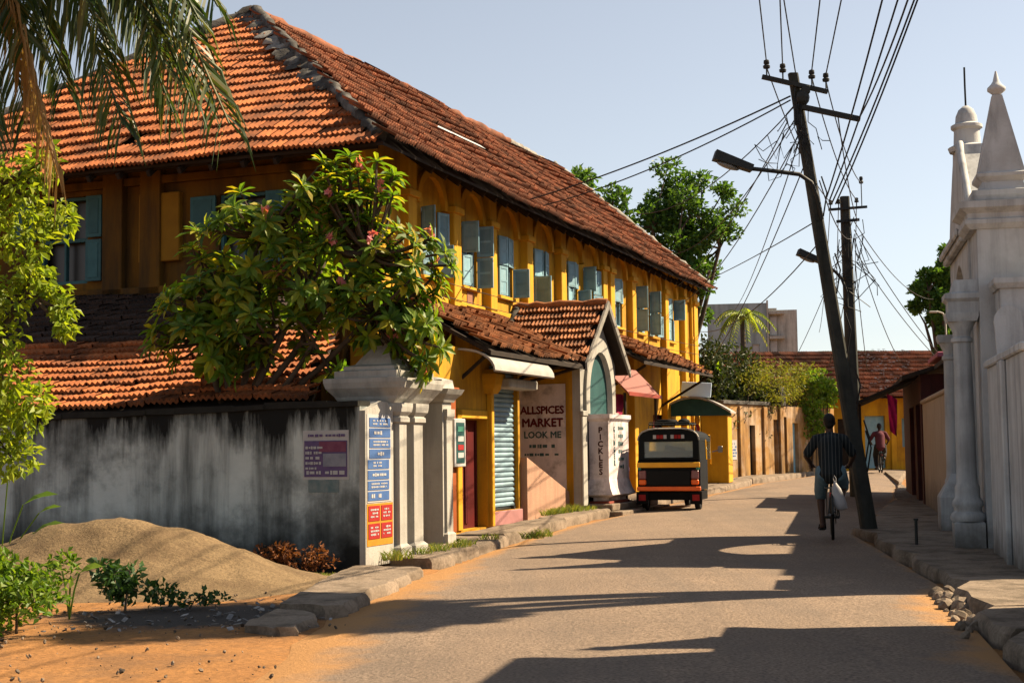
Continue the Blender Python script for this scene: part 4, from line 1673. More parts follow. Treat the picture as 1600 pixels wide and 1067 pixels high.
# second pier outside the frame (its shadow crosses the road)
gp = thing('gate_pier', 'white obelisk topped pier just beyond the right edge of the picture', 'gate pier', Q0, GR)
mb = MB()
mb.bx(-7.2, -6.1, -1.5, -.35, .0, 2.75)
mb.bx(-9.2, -7.203, -1.5, -.35, .0, 4.0)
mb.levels(-8.2, -.92, [(4.0, 1.05, .64), (4.1, 1.1, .68), (4.2, 1.1, .68)])
mb.levels(-6.7, -.9, [(2.75, .64, .58), (2.85, .72, .66), (2.95, .72, .66), (2.97, .5, .45), (3.1, .45, .4)])
mb.build('core', m_gatewhite, gp)
obelisk(gp, -6.55, -.9, 3.1, m_gatewhite, .8)
recenter(gp, (-6.7, -.9, 0))

nv_ = thing('chapel', 'white chapel nave standing behind the gateway, outside the right picture edge', 'chapel', Q0, GR)
mb = MB()
wall_holes(mb, 'x', -4.0, -.4, .2, 21.0, 0, 6.6, [(2.5 + 3.2 * k, 3.5 + 3.2 * k, 2.2, 4.6) for k in range(6)])
mb.bx(.2, .6, -9.6, -4.403, 0, 6.3)
mb.bx(20.6, 21.0, -9.6, -4.403, 0, 6.3)
mb.bx(.6, 20.6, -9.6, -9.2, 0, 6.3)
mb.build('wall', m_gatewhite, nv_)
mb = MB()
mb.prism([(-3.8, 6.3), (-9.8, 6.3), (-6.8, 8.0)], 'x', .1, 21.1)
mb.build('roof', m_tile_old, nv_)
for k in range(6):
    MB().bx(2.502 + 3.2 * k, 3.498 + 3.2 * k, -4.25, -4.2, 2.202, 4.598).build('window', m_dark, nv_)
recenter(nv_, (10, -6.8, 0))
crw = thing('boundary_wall', 'long cream wall with rounded coping between gateway and red shop', 'wall', Q0, GR)
mb = MB()
mb.bx(4.6, 10.75, -.25, -.02, .0, 2.16)
mb.build('wall_body', m_cream, crw)
mb = MB()
mb.bx(4.6, 10.78, -.29, .02, 2.163, 2.24, .02)
mb.build('coping', m_cream, crw)
recenter(crw, (7.6, -.1, 0))
hs = thing('white_house', 'small white house with barred window and dark lean-to roof behind cream wall', 'house', Q0, GR)
mb = MB()
wall_holes(mb, 'x', -.62, -.2, 5.2, 11.5, 0, 2.95, [(7.4, 7.95, 2.3, 2.85)])
mb.bx(5.2, 5.4, -4.5, -.825, 0, 2.95)
mb.build('wall', m_white, hs)
mb = MB()
mb.bx(7.41, 7.94, -.79, -.77, 2.31, 2.84)
wn = mb.build('window', m_dark, hs)
for k in range(4):
    MB().tube([(7.48 + k * .13, -.66, 2.31), (7.48 + k * .13, -.66, 2.84)], .012, 6).build('bar', m_steel, wn)
mb = MB()
mb.prism([(-.25, 2.90), (-4.6, 4.1), (-4.6, 4.02), (-.25, 2.82)], 'x', 4.9, 12.5)
mb.build('roof', m_wood_dark, hs)
MB().bx(6.6, 7.0, -.618, -.3, 2.5, 2.85, .02).build('meter_box', m_white, hs)
recenter(hs, (8, -2.5, 0))

rsb = thing('red_shop', 'dark red shuttered shop with low awning beyond the cream wall', 'shop', Q0, GR)
mb = MB()
wall_holes(mb, 'x', .0, -.2, 10.8, 17.5, 0, 2.75, [(11.2, 12.6, .2, 2.2), (13.3, 15.0, .2, 2.2)])
mb.bx(10.8, 11.0, -3.5, -.203, 0, 2.75)
mb.build('wall', mat('dark_red_wood', (.12, .03, .03), (.07, .02, .02), 4, .8, .2, streak=(.04, .02, .02), streak_amt=.5), rsb)
for (a, b) in ((11.2, 12.6), (13.3, 15.0)):
    MB().bx(a + .002, b - .002, -.12, -.09, .202, 2.198).build('door', m_red, rsb)
mb = MB()
mb.prism([(1.25, 2.25), (-.2, 2.86), (-.2, 2.80), (1.25, 2.19)], 'x', 11.6, 15.8)
mb.build('awning', m_wood_dark, rsb)
mb = MB()
mb.prism([(.35, 2.72), (-3.6, 3.9), (-3.6, 3.8), (.35, 2.64)], 'x', 10.6, 17.8)
mb.build('roof', m_wood_dark, rsb)
for u in (11.8, 15.6):
    MB().tube([(u, 1.15, .2), (u, 1.15, 2.22)], .035, 6).build('post', m_wood_dark, rsb)
recenter(rsb, (14, -1.5, 0))
ck = thing('hanging_cloth', 'crimson cloth hung under the awning of the red shop', 'cloth', Q0, GR)
mb = MB()
nu, nv = 6, 9
for i in range(nu + 1):
    for j in range(nv + 1):
        mb.v.append((11.75 + .05 * math.sin(i * 1.5 + j),   .50 + .2 * (i / nu - .5) * (1 - .35 * j / nv), 2.3 - .75 * j / nv + .12 * i / nu))
for i in range(nu):
    for j in range(nv):
        a = i * (nv + 1) + j
        mb.f.append((a, a + 1, a + nv + 2, a + nv + 1))
        mb.mi.append(0)
mb.build('cloth', mat('crimson_cotton', (1.1, .03, .2), (.8, .02, .15), 6, .9), ck, smooth=180)
recenter(ck, (11.75, .5, 2.5))
pk = thing('pink_banner', 'strip of pink sheet lying on the roof behind the red shop', 'banner', Q0, GR)
MB().bx(14.5, 17.5, -1.2, -.6, 3.3, 3.42, .02).build('sheet', mat('pink_sheet', (.7, .22, .32), (.6, .18, .28), 4, .8), pk)
recenter(pk, (16, -.9, 3.3))

# ------------------------------------------------------------------ far left: stall, ochre wall, far houses
stl = thing('tea_stall', 'yellow roadside stall with curved grey canopy at the end of the yellow building', 'stall', (6.05, 39.8, gz(40) + .14), R(-14))
MB().bx(-.75, .0, -.45, .7, 0, 1.95, .02).build('side_panel', m_yellow_trim, stl)
MB().bx(-1.6, -.753, .2, .7, 0, 1.1, .02).build('counter', m_wood_dark, stl)
mb = MB()
arc = [(-1.75 + 1.85 * k / 12, 1.98 + .42 * math.sin(math.pi * (.12 + .88 * k / 12))) for k in range(13)]
mb.prism(arc + [(p[0], p[1] - .05) for p in arc[::-1]], 'y', -.7, .9)
mb.build('canopy', m_grey, stl, smooth=40)
mb = MB()
mb.prism([(p[0], p[1] - .06) for p in arc] + [(.1, 1.86), (-1.7, 1.86)], 'y', -.55, -.5)
mb.build('canopy_end', m_teal_dark, stl)
for k, (z, c) in enumerate(((1.75, m_orangep), (1.5, m_redp), (1.2, m_orangep), (.95, m_paper), (.6, m_paper))):
    mb = MB()
    mb.ball((-.84, -.5, z), (.075, .07, .15), 8, 6)
    mb.build('hanging_packet', c, stl, smooth=180)
sb2 = tag(MB().bx(-.42, .42, -.02, .02, 0, .42, .01).build('sign_board', mat('pale_blue_board', (.9, 1.15, 1.5), (1.0, 1.25, 1.5), 4, .6)), 'tilted pale blue sign board on top of the stall canopy', 'sign')
sb2.matrix_basis = Matrix.Translation((5.12, 39.8, gz(40) + 2.54)) @ Matrix.Rotation(R(-14), 4, 'Z') @ Matrix.Rotation(R(-14), 4, 'X') @ Matrix.Rotation(R(4), 4, 'Y')

oz = lambda y: gz(y) + .1
ow = thing('ochre_wall', 'weathered ochre wall with narrow doorways running along the bend', 'wall', (6.75, 45.0, 0), R(90 - 36.5))
mb = MB()
H_ = [(1.55, 1.95, .3, 2.1), (3.3, 3.6, .3, 2.3), (4.0, 4.3, .3, 2.4), (4.75, 5.2, .3, 2.2)]
wall_holes(mb, 'x', 0, .3, -.3, 8.2, 0, 2.75, H_)
mb.build('wall_body', m_ochre, ow)
for k, (a, b, z0, z1) in enumerate(H_):
    MB().bx(a + .002, b - .002, .14, .18, z0 + .002, z1 - .002).build('door', m_teal if k == 3 else m_dark, ow)
for x in (.9, 2.6, 3.8, 6.3):
    MB().bx(x - .14, x + .14, -.08, -.002, .05, 2.7 + (.25 if x == 3.8 else 0), .015).build('pier', m_ochre, ow)
mb = MB()
mb.bx(-.3, 3.0, -.06, .36, 2.753, 2.88, .02)
mb.bx(3.62, 4.02, -.14, .36, 2.753, 3.4, .03)
mb.build('coping', m_mortar, ow)
ps_ = MB().bx(.05, .62, -.012, -.003, 1.0, 1.62).build('poster', m_paper, None)
ps_.matrix_basis = ow.matrix_basis.copy()
tag(ps_, 'small white and blue poster on the ochre wall beside the stall', 'poster')
scribble(ps_, face_street(.33, -.016, 1.31), .45, .48, m_blue, 5, 77)

fy = thing('far_yellow_house', 'sunlit yellow house with wide brown tiled roof closing the street', 'house', (13.5, 54.5, gz(54)), R(4))
mb = MB()
wall_holes(mb, 'x', 0, .3, -2.6, 3.2, 0, 3.0, [(-.05, .75, .1, 2.1), (-1.1, -.55, .1, 2.0), (1.4, 2.0, .9, 2.0)])
mb.build('wall', m_yellow, fy)
for (a, b, z0, z1) in ((-.05, .75, .1, 2.1), (-1.1, -.55, .1, 2.0), (1.4, 2.0, .9, 2.0)):
    MB().bx(a + .002, b - .002, .16, .2, z0 + .002, z1 - .002).build('door' if z0 < .5 else 'window', m_teal if a > -.5 else m_wood_dark, fy)
for x in (-1.4, -.3, 1.05, 2.3):
    MB().bx(x - .1, x + .1, -.08, -.002, 0, 2.9, .015).build('pilaster', m_yellow_trim, fy)
mb = MB()
mb.add([(-6, -.55, 2.75), (4.3, -.55, 2.75), (4.0, 3.8, 4.85), (-5.0, 3.8, 4.85), (-6, 8, 2.75), (4.3, 8, 2.75)], [(0, 1, 2, 3), (3, 2, 5, 4), (0, 3, 4), (1, 5, 2)])
fr_ = mb.build('roof', m_wood_dark, fy)
random.seed(51)
fd = V((0, 4.35, 2.1))
tiles(fr_, .3, .42, 11, 34, lambda u, v: frame(V((-6 + u, -.55, 2.80)) + fd.normalized() * v, (1, 0, 0), fd), lambda i, j: 2 if (i + .5) * .3 > j * .09 else 0, m_tile_old, stuff_name='roof_tiles')
mb = MB()
rr = random.Random(9)
for k in range(150):
    u, v = 7.4 + rr.gauss(0, .9), rr.uniform(.5, 4.6)
    if u > 10:
        continue
    p = V((-6 + u, -.55, 2.9)) + fd.normalized() * v
    mb.box(p, (rr.uniform(.03, .11), rr.uniform(.02, .06), .02))
tag(mb.build('lichen_flecks', m_paper, fr_), kind='stuff')

cb = thing('concrete_block', 'unfinished grey concrete building rising behind the vines', 'building', (14.2, 86, gz(62)), R(-8))
mb = MB()
wall_holes(mb, 'x', 0, .3, -2.3, 1.25, 0, 9.6, [(-.75, -.15, 5.6, 7.0), (.35, .8, 6.0, 7.1)])
mb.build('blank_wall', mat('grey_cement', (.52, .62, .66), (.38, .47, .50), 1.0, .95, .3, 12, streak=(.2, .23, .25), streak_amt=.5), cb)
mb = MB()
mb.bx(1.9, 3.1, .6, 6, 0, 9.2)
mb.bx(-2.3, 1.88, .35, 6, 0, 9.3)
mb.build('rear_block', mat('pale_cement', (.8, .77, .72), (.6, .58, .55), 1.2, .95, .3, 12, streak=(.14, .13, .12), streak_amt=.5), cb)
MB().bx(1.26, 1.36, -.1, .3, 0, 9.75).build('corner_fin', m_white, cb)
for z in (5.9, 7.4, 8.9):
    MB().bx(1.4, 2.3, -.15, .55, z, z + .16).build('balcony_slab', m_white, cb)
for z in (6.15, 7.65):
    MB().bx(1.45, 1.85, .3, .345, z, z + 1.1).build('window', m_paper, cb)
MB().bx(-.74, -.16, .12, .16, 5.602, 6.998).build('window', m_paper, cb)
MB().bx(.36, .79, .12, .16, 6.002, 7.098).build('window', m_paper, cb)
gs = tag(MB().bx(16.6, 19.2, 74, 78, 0, 6.0).prism([(73.7, 6.003), (78.3, 6.003), (76, 6.5)], 'x', 16.4, 19.4).build('green_shed', mat('pale_green_sheet', (.2, .3, .27), (.15, .24, .22), 2, .7)), 'pale green shed just visible over the far brown roof', 'shed')

# ------------------------------------------------------------------ poles, lamps, wires
def insulator(mb_parent, p, h=.2, name='insulator'):
    mb = MB()
    mb.lathe([(.012, 0), (.012, h * .4), (.05, h * .45), (.055, h * .6), (.03, h * .68), (.045, h * .75), (.04, h * .95), (.012, h)], p, 8)
    return mb.build(name, m_steel, mb_parent, smooth=50)


def lamp_head(parent, a, b, w, name='lamp_head'):
    """box lantern from a (arm end) to b"""
    a, b = V(a), V(b)
    d = (b - a)
    L = d.length
    M = d.to_track_quat('X', 'Z').to_matrix()
    mb = MB()
    mb.add([M @ V((x, y, z)) + a for (x, y, z) in ((0, -w * .45, -.04), (0, w * .45, -.04), (0, w * .4, .06), (0, -w * .4, .06), (L, -w * .5, -.06), (L, w * .5, -.06), (L, w * .45, .09), (L, -w * .45, .09))],
           [(0, 1, 2, 3), (4, 7, 6, 5), (0, 4, 5, 1), (1, 5, 6, 2), (2, 6, 7, 3), (3, 7, 4, 0)])
    o = mb.build(name, m_steel, parent)
    mb = MB()
    q = a + d * .6 + M @ V((0, 0, -.075))
    mb.ball(q, (L * .3, w * .35, .04), 10, 6, M)
    mb.build('lens', mat('lamp_lens', (.25, .27, .26), (.3, .3, .3), 5, .2, spec=.6), o, smooth=180)
    return o


def box_pole(base, top, w0, w1):
    mb = MB()
    b, t = V(base), V(top)
    vs = []
    for p, w in ((b, w0), (t, w1)):
        c = w * .18
        for (x, y) in ((-w / 2 + c, -w / 2), (w / 2 - c, -w / 2), (w / 2, -w / 2 + c), (w / 2, w / 2 - c), (w / 2 - c, w / 2), (-w / 2 + c, w / 2), (-w / 2, w / 2 - c), (-w / 2, -w / 2 + c)):
            vs.append(p + V((x, y, 0)))
    mb.add(vs, [(k, (k + 1) % 8, 8 + (k + 1) % 8, 8 + k) for k in range(8)] + [tuple(range(7, -1, -1)), tuple(range(8, 16))])
    return mb


p1r = thing('utility_pole', 'leaning concrete utility pole with two crossarms and street lamp near the cyclist', 'utility pole', (5.26, 21.0, .0))
loc1 = lambda x, y, z: V((x - 5.26, y - 21.0, z))
box_pole((0, 0, -.3), loc1(4.27, 21, 6.95), .23, .14).build('shaft', m_pole, p1r)
ca = MB()
ca.tube([loc1(3.78, 20.86, 6.87), loc1(4.75, 20.86, 6.63)], .045, 4)
ca1 = ca.build('crossarm', m_steel, p1r)
MB().tube([loc1(4.30, 20.86, 6.42), loc1(5.22, 20.86, 6.21)], .052, 4).build('crossarm', m_steel, p1r)
INS1 = [(3.85, 6.89), (4.09, 6.83), (4.52, 6.73), (4.73, 6.68)]
for (x, z) in INS1:
    insulator(p1r, loc1(x, 20.86, z), .24)
MB().tube([loc1(4.62, 20.9, 4.72), loc1(4.55, 20.85, 5.05), loc1(4.46, 20.82, 5.26), loc1(4.28, 20.8, 5.38), loc1(3.9, 20.78, 5.43), loc1(3.57, 20.78, 5.47)], .032, 8).build('lamp_arm', m_steel, p1r, smooth=60)
lamp_head(p1r, loc1(3.58, 20.78, 5.46), loc1(3.02, 20.75, 5.66), .2)
mb = MB()
rr = random.Random(3)
mb.ball(loc1(4.38, 20.85, 6.55), (.10, .08, .13), 8, 6)
mb.box(loc1(4.27, 20.84, 6.28), (.07, .06, .3), .01)
mb.box(loc1(4.42, 20.84, 6.66), (.12, .1, .12), .01)
mb.build('junction_box', m_steel, p1r)
# loose cable ends tied around the pole
for k in range(14):
    a = loc1(4.3 + rr.uniform(-.1, .15), 20.82, rr.uniform(6.0, 6.7))
    pts = [a]
    dx = rr.uniform(-.75, .25)
    for t in range(1, 7):
        q = t / 6
        pts.append(a + V((dx * q + .06 * math.sin(t * 1.9 + k), -.05, -rr.uniform(.5, 1.1) * math.sin(q * 2.2) * .8)))
    MB().tube(pts, .007, 5).build('loose_cable', m_wire, p1r)
for k in range(6):
    z = rr.uniform(1.5, 5.5)
    x = 5.26 - .99 * (z / 6.95)
    pts = [loc1(x + .12, 20.84, z), loc1(x + .19, 20.82, z - .25), loc1(x + .13, 20.84, z - .6)]
    MB().tube(pts, .012, 5).build('loose_cable', m_wire, p1r)

p2r = thing('utility_pole', 'upright concrete utility pole farther up the street behind the leaning pole', 'utility pole', (7.93, 33.0, .1))
loc2 = lambda x, y, z: V((x - 7.93, y - 33.0, z - .1))
box_pole((0, 0, -.3), loc2(7.84, 33, 7.2), .31, .2).build('shaft', m_pole, p2r)
MB().tube([loc2(7.42, 32.85, 6.87), loc2(8.32, 32.85, 6.93)], .04, 4).build('crossarm', m_steel, p2r)
MB().tube([loc2(7.6, 32.85, 6.59), loc2(8.13, 32.85, 6.63)], .045, 4).build('crossarm', m_steel, p2r)
for (x, z) in ((7.47, 6.9), (7.66, 6.92), (8.08, 6.95), (8.2, 7.35)):
    insulator(p2r, loc2(x, 32.85, z), .2 if x < 8.2 else .3)
MB().tube([loc2(8.2, 32.85, 6.9), loc2(8.2, 32.85, 7.4)], .012, 5).build('insulator_pin', m_steel, p2r)
MB().tube([loc2(7.78, 32.82, 4.6), loc2(7.77, 32.8, 4.95), loc2(7.66, 32.78, 5.25), loc2(7.5, 32.76, 5.42), loc2(7.22, 32.75, 5.63)], .035, 8).build('lamp_arm', m_steel, p2r, smooth=60)
lamp_head(p2r, loc2(7.24, 32.75, 5.62), loc2(6.65, 32.72, 5.86), .26)
for k in range(12):
    a = loc2(7.9 + rr.uniform(-.35, .35), 32.8, rr.uniform(5.9, 6.8))
    pts = [a + V((rr.uniform(-.12, .12) * t, 0, -rr.uniform(.2, .34) * t)) for t in range(6)]
    MB().tube(pts, .010, 5).build('loose_cable', m_wire, p2r)


ORD = ('first', 'second', 'third', 'fourth', 'fifth', 'sixth', 'seventh', 'eighth')
WN = {}


def wire(a, b, sag, label, r=.011, n=18, grp='overhead wires'):
    k = WN.get(label, 0)
    WN[label] = k + 1
    label = label % ORD[k]
    a, b = V(a), V(b)
    pts = [a.lerp(b, i / n) + V((0, 0, -4 * sag * (i / n) * (1 - i / n))) for i in range(n + 1)]
    o = MB().tube(pts, r, 5).build('overhead_wire', m_wire, smooth=180)
    return tag(o, label, 'wire', grp)


LW = 'thin power wire rising from the leaning pole top, %s counted from the left'
for (x, z), (tx, ty, tz) in zip(INS1[:2] + [(4.28, 6.72)] + INS1[2:], ((3.30, 18.2, 7.10), (3.56, 18.2, 7.05), (3.62, 18.2, 7.14), (4.02, 18.0, 7.05), (4.28, 18.0, 7.02))):
    a = V((x, 20.86, z + .2))
    b = a + (V((tx, ty, tz)) - a) * 9.5
    wire(a, b, .12, LW, .010)
LB = 'bundled cable sweeping up from the leaning pole, %s counted from the left'
for k, (ax, az, tx) in enumerate(((4.70, 5.05, 4.29), (4.74, 5.0, 4.45), (5.2, 6.2, 4.55), (4.78, 4.97, 4.62), (4.83, 4.95, 4.66))):
    a = V((ax, 20.9, az))
    t_ = V((tx, 16.4, 6.5))
    b = a + (t_ - a) * 2.6
    wire(a, b, .35, LB, .012)
LL = 'service wire from the leaning pole to the yellow building eaves, %s from the top'
wire((4.2, 20.9, 6.58), wor(7.3, .7, 6.25), .12, LL, .014)
wire((4.2, 20.9, 6.52), wor(7.6, .7, 6.15), .2, LL, .012)
wire((4.15, 20.9, 6.2), wor(20.5, .8, 5.95), .35, LL, .010)
LT = 'long wire from the leaning pole back towards the trees, %s from the top'
for (az, bx_, by_, bz_, sg) in ((6.45, 3.2, 40, 8.1, .6), (6.3, 4.3, 44, 7.6, .9), (6.05, 5.0, 47, 6.0, .7), (6.0, 12.6, 86.5, 9.6, 1.2), (5.6, 6.3, 47, 4.0, .4), (4.7, 5.6, 47, 6.6, .1), (4.4, 5.9, 46, 5.2, .5)):
    wire((4.28 + (6.45 - az) * .15, 20.9, az), (bx_, by_, bz_), sg, LT, .010)
LP = 'wire strung between the two utility poles, %s counted from the top'
for (x, z, x2, z2) in ((4.73, 6.85, 8.2, 7.5), (4.52, 6.9, 8.08, 7.1), (3.85, 7.05, 7.47, 7.05), (4.9, 6.3, 8.1, 6.6), (4.6, 5.3, 7.95, 6.2)):
    wire((x, 20.9, z), (x2, 32.85, z2), .3, LP, .010)
LR = 'sagging wire fanning from the far pole down to the right roofs, %s from the right'
for (z, bx_, by_, bz_, sg) in ((6.6, 15.2, 50.8, 6.6, .5), (6.4, 13.4, 43, 3.6, .25), (5.9, 14.6, 46, 3.4, .3), (6.2, 11.2, 41, 3.8, .3), (5.6, 10.5, 42, 3.6, .2), (5.2, 10.2, 45, 3.6, .3), (6.3, 9.6, 44, 3.5, .6), (6.7, 9.8, 50, 4.2, .2)):
    wire((8.02, 32.9, z), (bx_, by_, bz_), sg, LR, .011)
LF = 'thin wire stretched along the yellow facade under the windows, %s from the top'
for z in (4.30, 4.05):
    wire(wor(3.0, .6, z), wor(22.9, .6, z + .1), .08, LF, .007)
LU = 'wire leaving the far pole towards the distant houses, %s from the left'
for (x, z, bx_, bz_) in ((7.47, 7.05, 13.0, 6.2), (7.66, 7.05, 13.6, 6.1), (8.08, 7.1, 14.4, 6.0)):
    wire((x, 32.85, z), (bx_, 60, bz_), .5, LU, .010)

po_ = thing('iron_stub', 'short iron stub post standing on the right pavement by the gateway', 'post', (5.02, 17.9, gz(17.9) + .1))
MB().tube([(0, 0, 0), (0, 0, .32)], .02, 8).build('stem', m_steel, po_)
MB().tube([(0, 0, .32), (0, 0, .345)], .03, 8).build('cap', m_steel, po_)

# ------------------------------------------------------------------ auto rickshaw
ar_ = thing('auto_rickshaw', 'black and yellow auto rickshaw parked by the kerb, seen from behind', 'auto rickshaw', (3.04, 28.0, gz(28) + .02), R(-16))
m_ry = mat('rickshaw_yellow', (1.5, .74, .02), (1.3, .62, .02), 4, .45, spec=.5)
m_ro = mat('rickshaw_orange', (1.7, .28, .02), (1.4, .22, .02), 4, .45, spec=.5)
m_rb = mat('rickshaw_black', (.008, .010, .012), (.012, .014, .016), 4, .6, spec=.15)
m_chrome = mat('worn_chrome', (.45, .45, .45), (.35, .35, .35), 6, .3, metal=.9)
# y is forward, rear at y = 0
HW = .62
mb = MB()
mb.prism([(0, .42), (.02, .98), (.1, 1.0), (1.0, 1.0), (1.0, .40)], 'x', -HW, HW)
body = mb.build('rear_body', m_rb, ar_)
mb = MB()
mb.bx(-HW + .17, HW - .19, -.03, -.003, .50, .80, .012)
mb.build('engine_hatch', m_rb, ar_)
mb = MB()
mb.bx(-HW - .01, HW + .01, -.05, -.004, .40, .485, .012)
mb.build('bumper', m_ro, ar_)
mb = MB()
mb.bx(-HW, HW, -.045, -.004, .855, .955, .01)
mb.build('stripe', m_ry, ar_)
mb = MB()
mb.bx(-HW + .01, HW - .01, .05, 1.0, .22, .395)
mb.build('chassis', m_black, ar_)
# cabin: black canvas hood with a rear window opening
def hood_sec(z):
    return HW * (1.0 if z < 1.35 else math.sqrt(max(.0, 1 - ((z - 1.35) / .30) ** 2.6)))


mb = MB()
wall_holes(mb, 'x', .02, .03, -HW + .02, HW - .02, 1.003, 1.38, [(-.48, .48, 1.05, 1.36)])
zs = [1.38, 1.44, 1.5, 1.55, 1.59, 1.61]
ws = [HW - .02, HW - .03, HW - .06, HW - .12, HW - .22, HW - .36]
pts = [(-w, z) for w, z in zip(ws, zs)] + [(w, z) for w, z in zip(ws[::-1], zs[::-1])]
mb.prism(pts, 'y', .02, .05)
# roof shell
prof = [(-HW + .01, 1.0)] + pts + [(HW - .01, 1.0)]
inn = [(p[0] * .96, p[1] - .03) for p in prof]
for (a, b, c, d) in zip(prof, prof[1:], inn, inn[1:]):
    for (q, r) in ((a, b), (d, c)):
        mb.add([(q[0], .052, q[1]), (r[0], .052, r[1]), (r[0] * .97, 1.75 if min(q[1], r[1]) > 1.37 else 1.0, r[1] - .02), (q[0] * .97, 1.75 if min(q[1], r[1]) > 1.37 else 1.0, q[1] - .02)], [(0, 1, 2, 3)])
hood = mb.build('hood', m_blackpaint, ar_, smooth=50)
mb = MB()
for (a, b) in zip(prof[1:-1], prof[2:-1]):
    mb.tube([(a[0] * 1.01, .015, a[1] + .008), (b[0] * 1.01, .015, b[1] + .008)], .016, 6)
mb.build('hood_piping', m_grey, hood, smooth=60)
# rear window: translucent sheet, one sees through to the windscreen
gm = bpy.data.materials.new('scratched_plastic_window')
gm.use_nodes = True
gb = gm.node_tree.nodes['Principled BSDF']
gb.inputs['Base Color'].default_value = (.55, .66, .68, 1)
gb.inputs['Transmission Weight'].default_value = .75
gb.inputs['Roughness'].default_value = .25
gb.inputs['IOR'].default_value = 1.1
MB().bx(-.485, .485, .03, .036, 1.045, 1.365).build('rear_window', gm, hood)
MB().bx(-.58, .58, 1.74, 1.75, 1.0, 1.5).build('windscreen', gm, ar_)
MB().box((0.05, .5, 1.2), (.42, .04, .14), .03, Matrix.Rotation(R(10), 3, 'Y')).build('headrest', m_red, ar_)
mb = MB()
mb.bx(-.55, .55, .25, .8, .99, 1.02)
mb.bx(-.55, .55, .16, .26, 1.0, 1.18, .03)
mb.build('passenger_seat', m_red, ar_)
for k in range(9):
    c = [m_paper, m_redp, m_redp, m_paper, m_rb, m_paper, m_redp, m_redp, m_paper][k]
    MB().bx(-.30 + k * .07, -.24 + k * .07, .008, .018, 1.42, 1.495).build('letter_sticker', c, hood)
for s in (-1, 1):
    mb = MB()
    mb.bx(s * .52 - .075, s * .52 + .075, -.04, -.004, .63, .80, .02)
    tl = mb.build('tail_lamp', mat('pink_tail_lens', (.40, .16, .17), (.34, .12, .14), 8, .3, spec=.6), ar_)
    MB().bx(s * .52 - .075, s * .52 + .075, -.042, -.004, .52, .62, .02).build('indicator', m_ro, ar_)
    MB().bx(s * .575 - .03, s * .575 + .03, -.048, -.006, .81, .856, .008).build('green_sticker', m_greenp, ar_)
    mb = MB()
    mb.bx(s * .53 - .12, s * .53 + .12, -.02, .0, .14, .39, .01)
    fl = mb.build('mud_flap', m_black, ar_)
    MB().box((s * .53, -.028, .27), (.14, .012, .12), .004).build('reflector', m_redp, fl)
    # rear wheel
    mb = MB()
    mb.torus((s * .52, .34, .215), .165, .055, 'x', 24, 10)
    w_ = mb.build('wheel', m_black, ar_, smooth=180)
    mb = MB()
    mb.tube([(s * .52 - .035, .34, .215), (s * .52 + .035, .34, .215)], .125, 16)
    mb.build('rim', m_steel, w_)
    # side rail and front pillar
    MB().tube([(s * .60, 1.0, .98), (s * .585, 1.0, 1.4)], .02, 6).build('pillar', m_ry, ar_)
    MB().tube([(s * .56, 1.95, .9), (s * .56, 1.74, 1.5)], .02, 6).build('pillar', m_ry, ar_)
    mb = MB()
    mb.tube([(s * .62, 1.7, 1.15), (s * .74, 1.75, 1.18)], .012, 6)
    mb.box((s * .78, 1.76, 1.2), (.1, .02, .13), .01)
    mb.build('mirror', m_chrome, ar_)
mb = MB()
mb.prism([(1.003, .40), (1.003, .46), (1.7, .46), (1.95, .95), (2.15, .95), (2.35, .5), (2.3, .38), (1.9, .34)], 'x', -.42, .42)
mb.build('front_body', m_ry, ar_)
mb = MB()
mb.torus((0, 2.3, .215), .165, .055, 'x', 24, 10)
fw = mb.build('wheel', m_black, ar_, smooth=180)
MB().tube([(-.035, 2.3, .215), (.035, 2.3, .215)], .125, 16).build('rim', m_steel, fw)
MB().tube([(0, 2.3, .215), (0, 2.05, .9)], .03, 8).build('fork', m_steel, ar_)
MB().ball((0, 2.36, .72), (.09, .05, .09), 12, 8).build('headlight', m_chrome, ar_, smooth=180)
# luggage rack and a spare tyre on top
mb = MB()
for y in (.15, .55, .95):
    mb.tube([(-.42, y, 1.58), (-.40, y, 1.70), (.40, y, 1.70), (.42, y, 1.58)], .014, 6)
for x in (-.4, -.13, .13, .4):
    mb.tube([(x, .12, 1.71), (x, 1.0, 1.71)], .012, 6)
for y in (.12, 1.0):
    mb.tube([(-.4, y, 1.74), (.4, y, 1.74)], .012, 6)
mb.build('luggage_rack', m_steel, ar_)
mb = MB()
mb.torus((-.1, .5, 1.755), .17, .05, 'z', 20, 8)
mb.build('spare_tyre', m_black, ar_, smooth=180)
mb = MB()
mb.ball((.25, .45, 1.76), (.12, .16, .06), 10, 6)
mb.build('tarpaulin_roll', m_blackpaint, ar_, smooth=180)


# ------------------------------------------------------------------ people on bicycles
def capsule(mb, a, b, ra, rb, n=12):
    a, b = V(a), V(b)
    mb.tube([a, a.lerp(b, .33), a.lerp(b, .66), b], [ra, ra + (rb - ra) * .33, ra + (rb - ra) * .66, rb], n)
    mb.ball(a, ra, n, 8)
    mb.ball(b, rb, n, 8)


def merge(mb, name, m, parent, voxel, smooth=6):
    """fuses overlapping volumes into one continuous skin"""
    me = mb.mesh(name)
    tmp = bpy.data.objects.new(name, me)
    col.objects.link(tmp)
    r = tmp.modifiers.new('r', 'REMESH')
    r.mode = 'VOXEL'
    r.voxel_size = voxel
    s_ = tmp.modifiers.new('s', 'SMOOTH')
    s_.factor = .5
    s_.iterations = smooth
    bpy.context.view_layer.update()
    out = bpy.data.meshes.new_from_object(tmp.evaluated_get(bpy.context.evaluated_depsgraph_get()))
    bpy.data.objects.remove(tmp)
    out.polygons.foreach_set('use_smooth', [True] * len(out.polygons))
    out.materials.clear()
    out.materials.append(m)
    return share(name, out, parent)


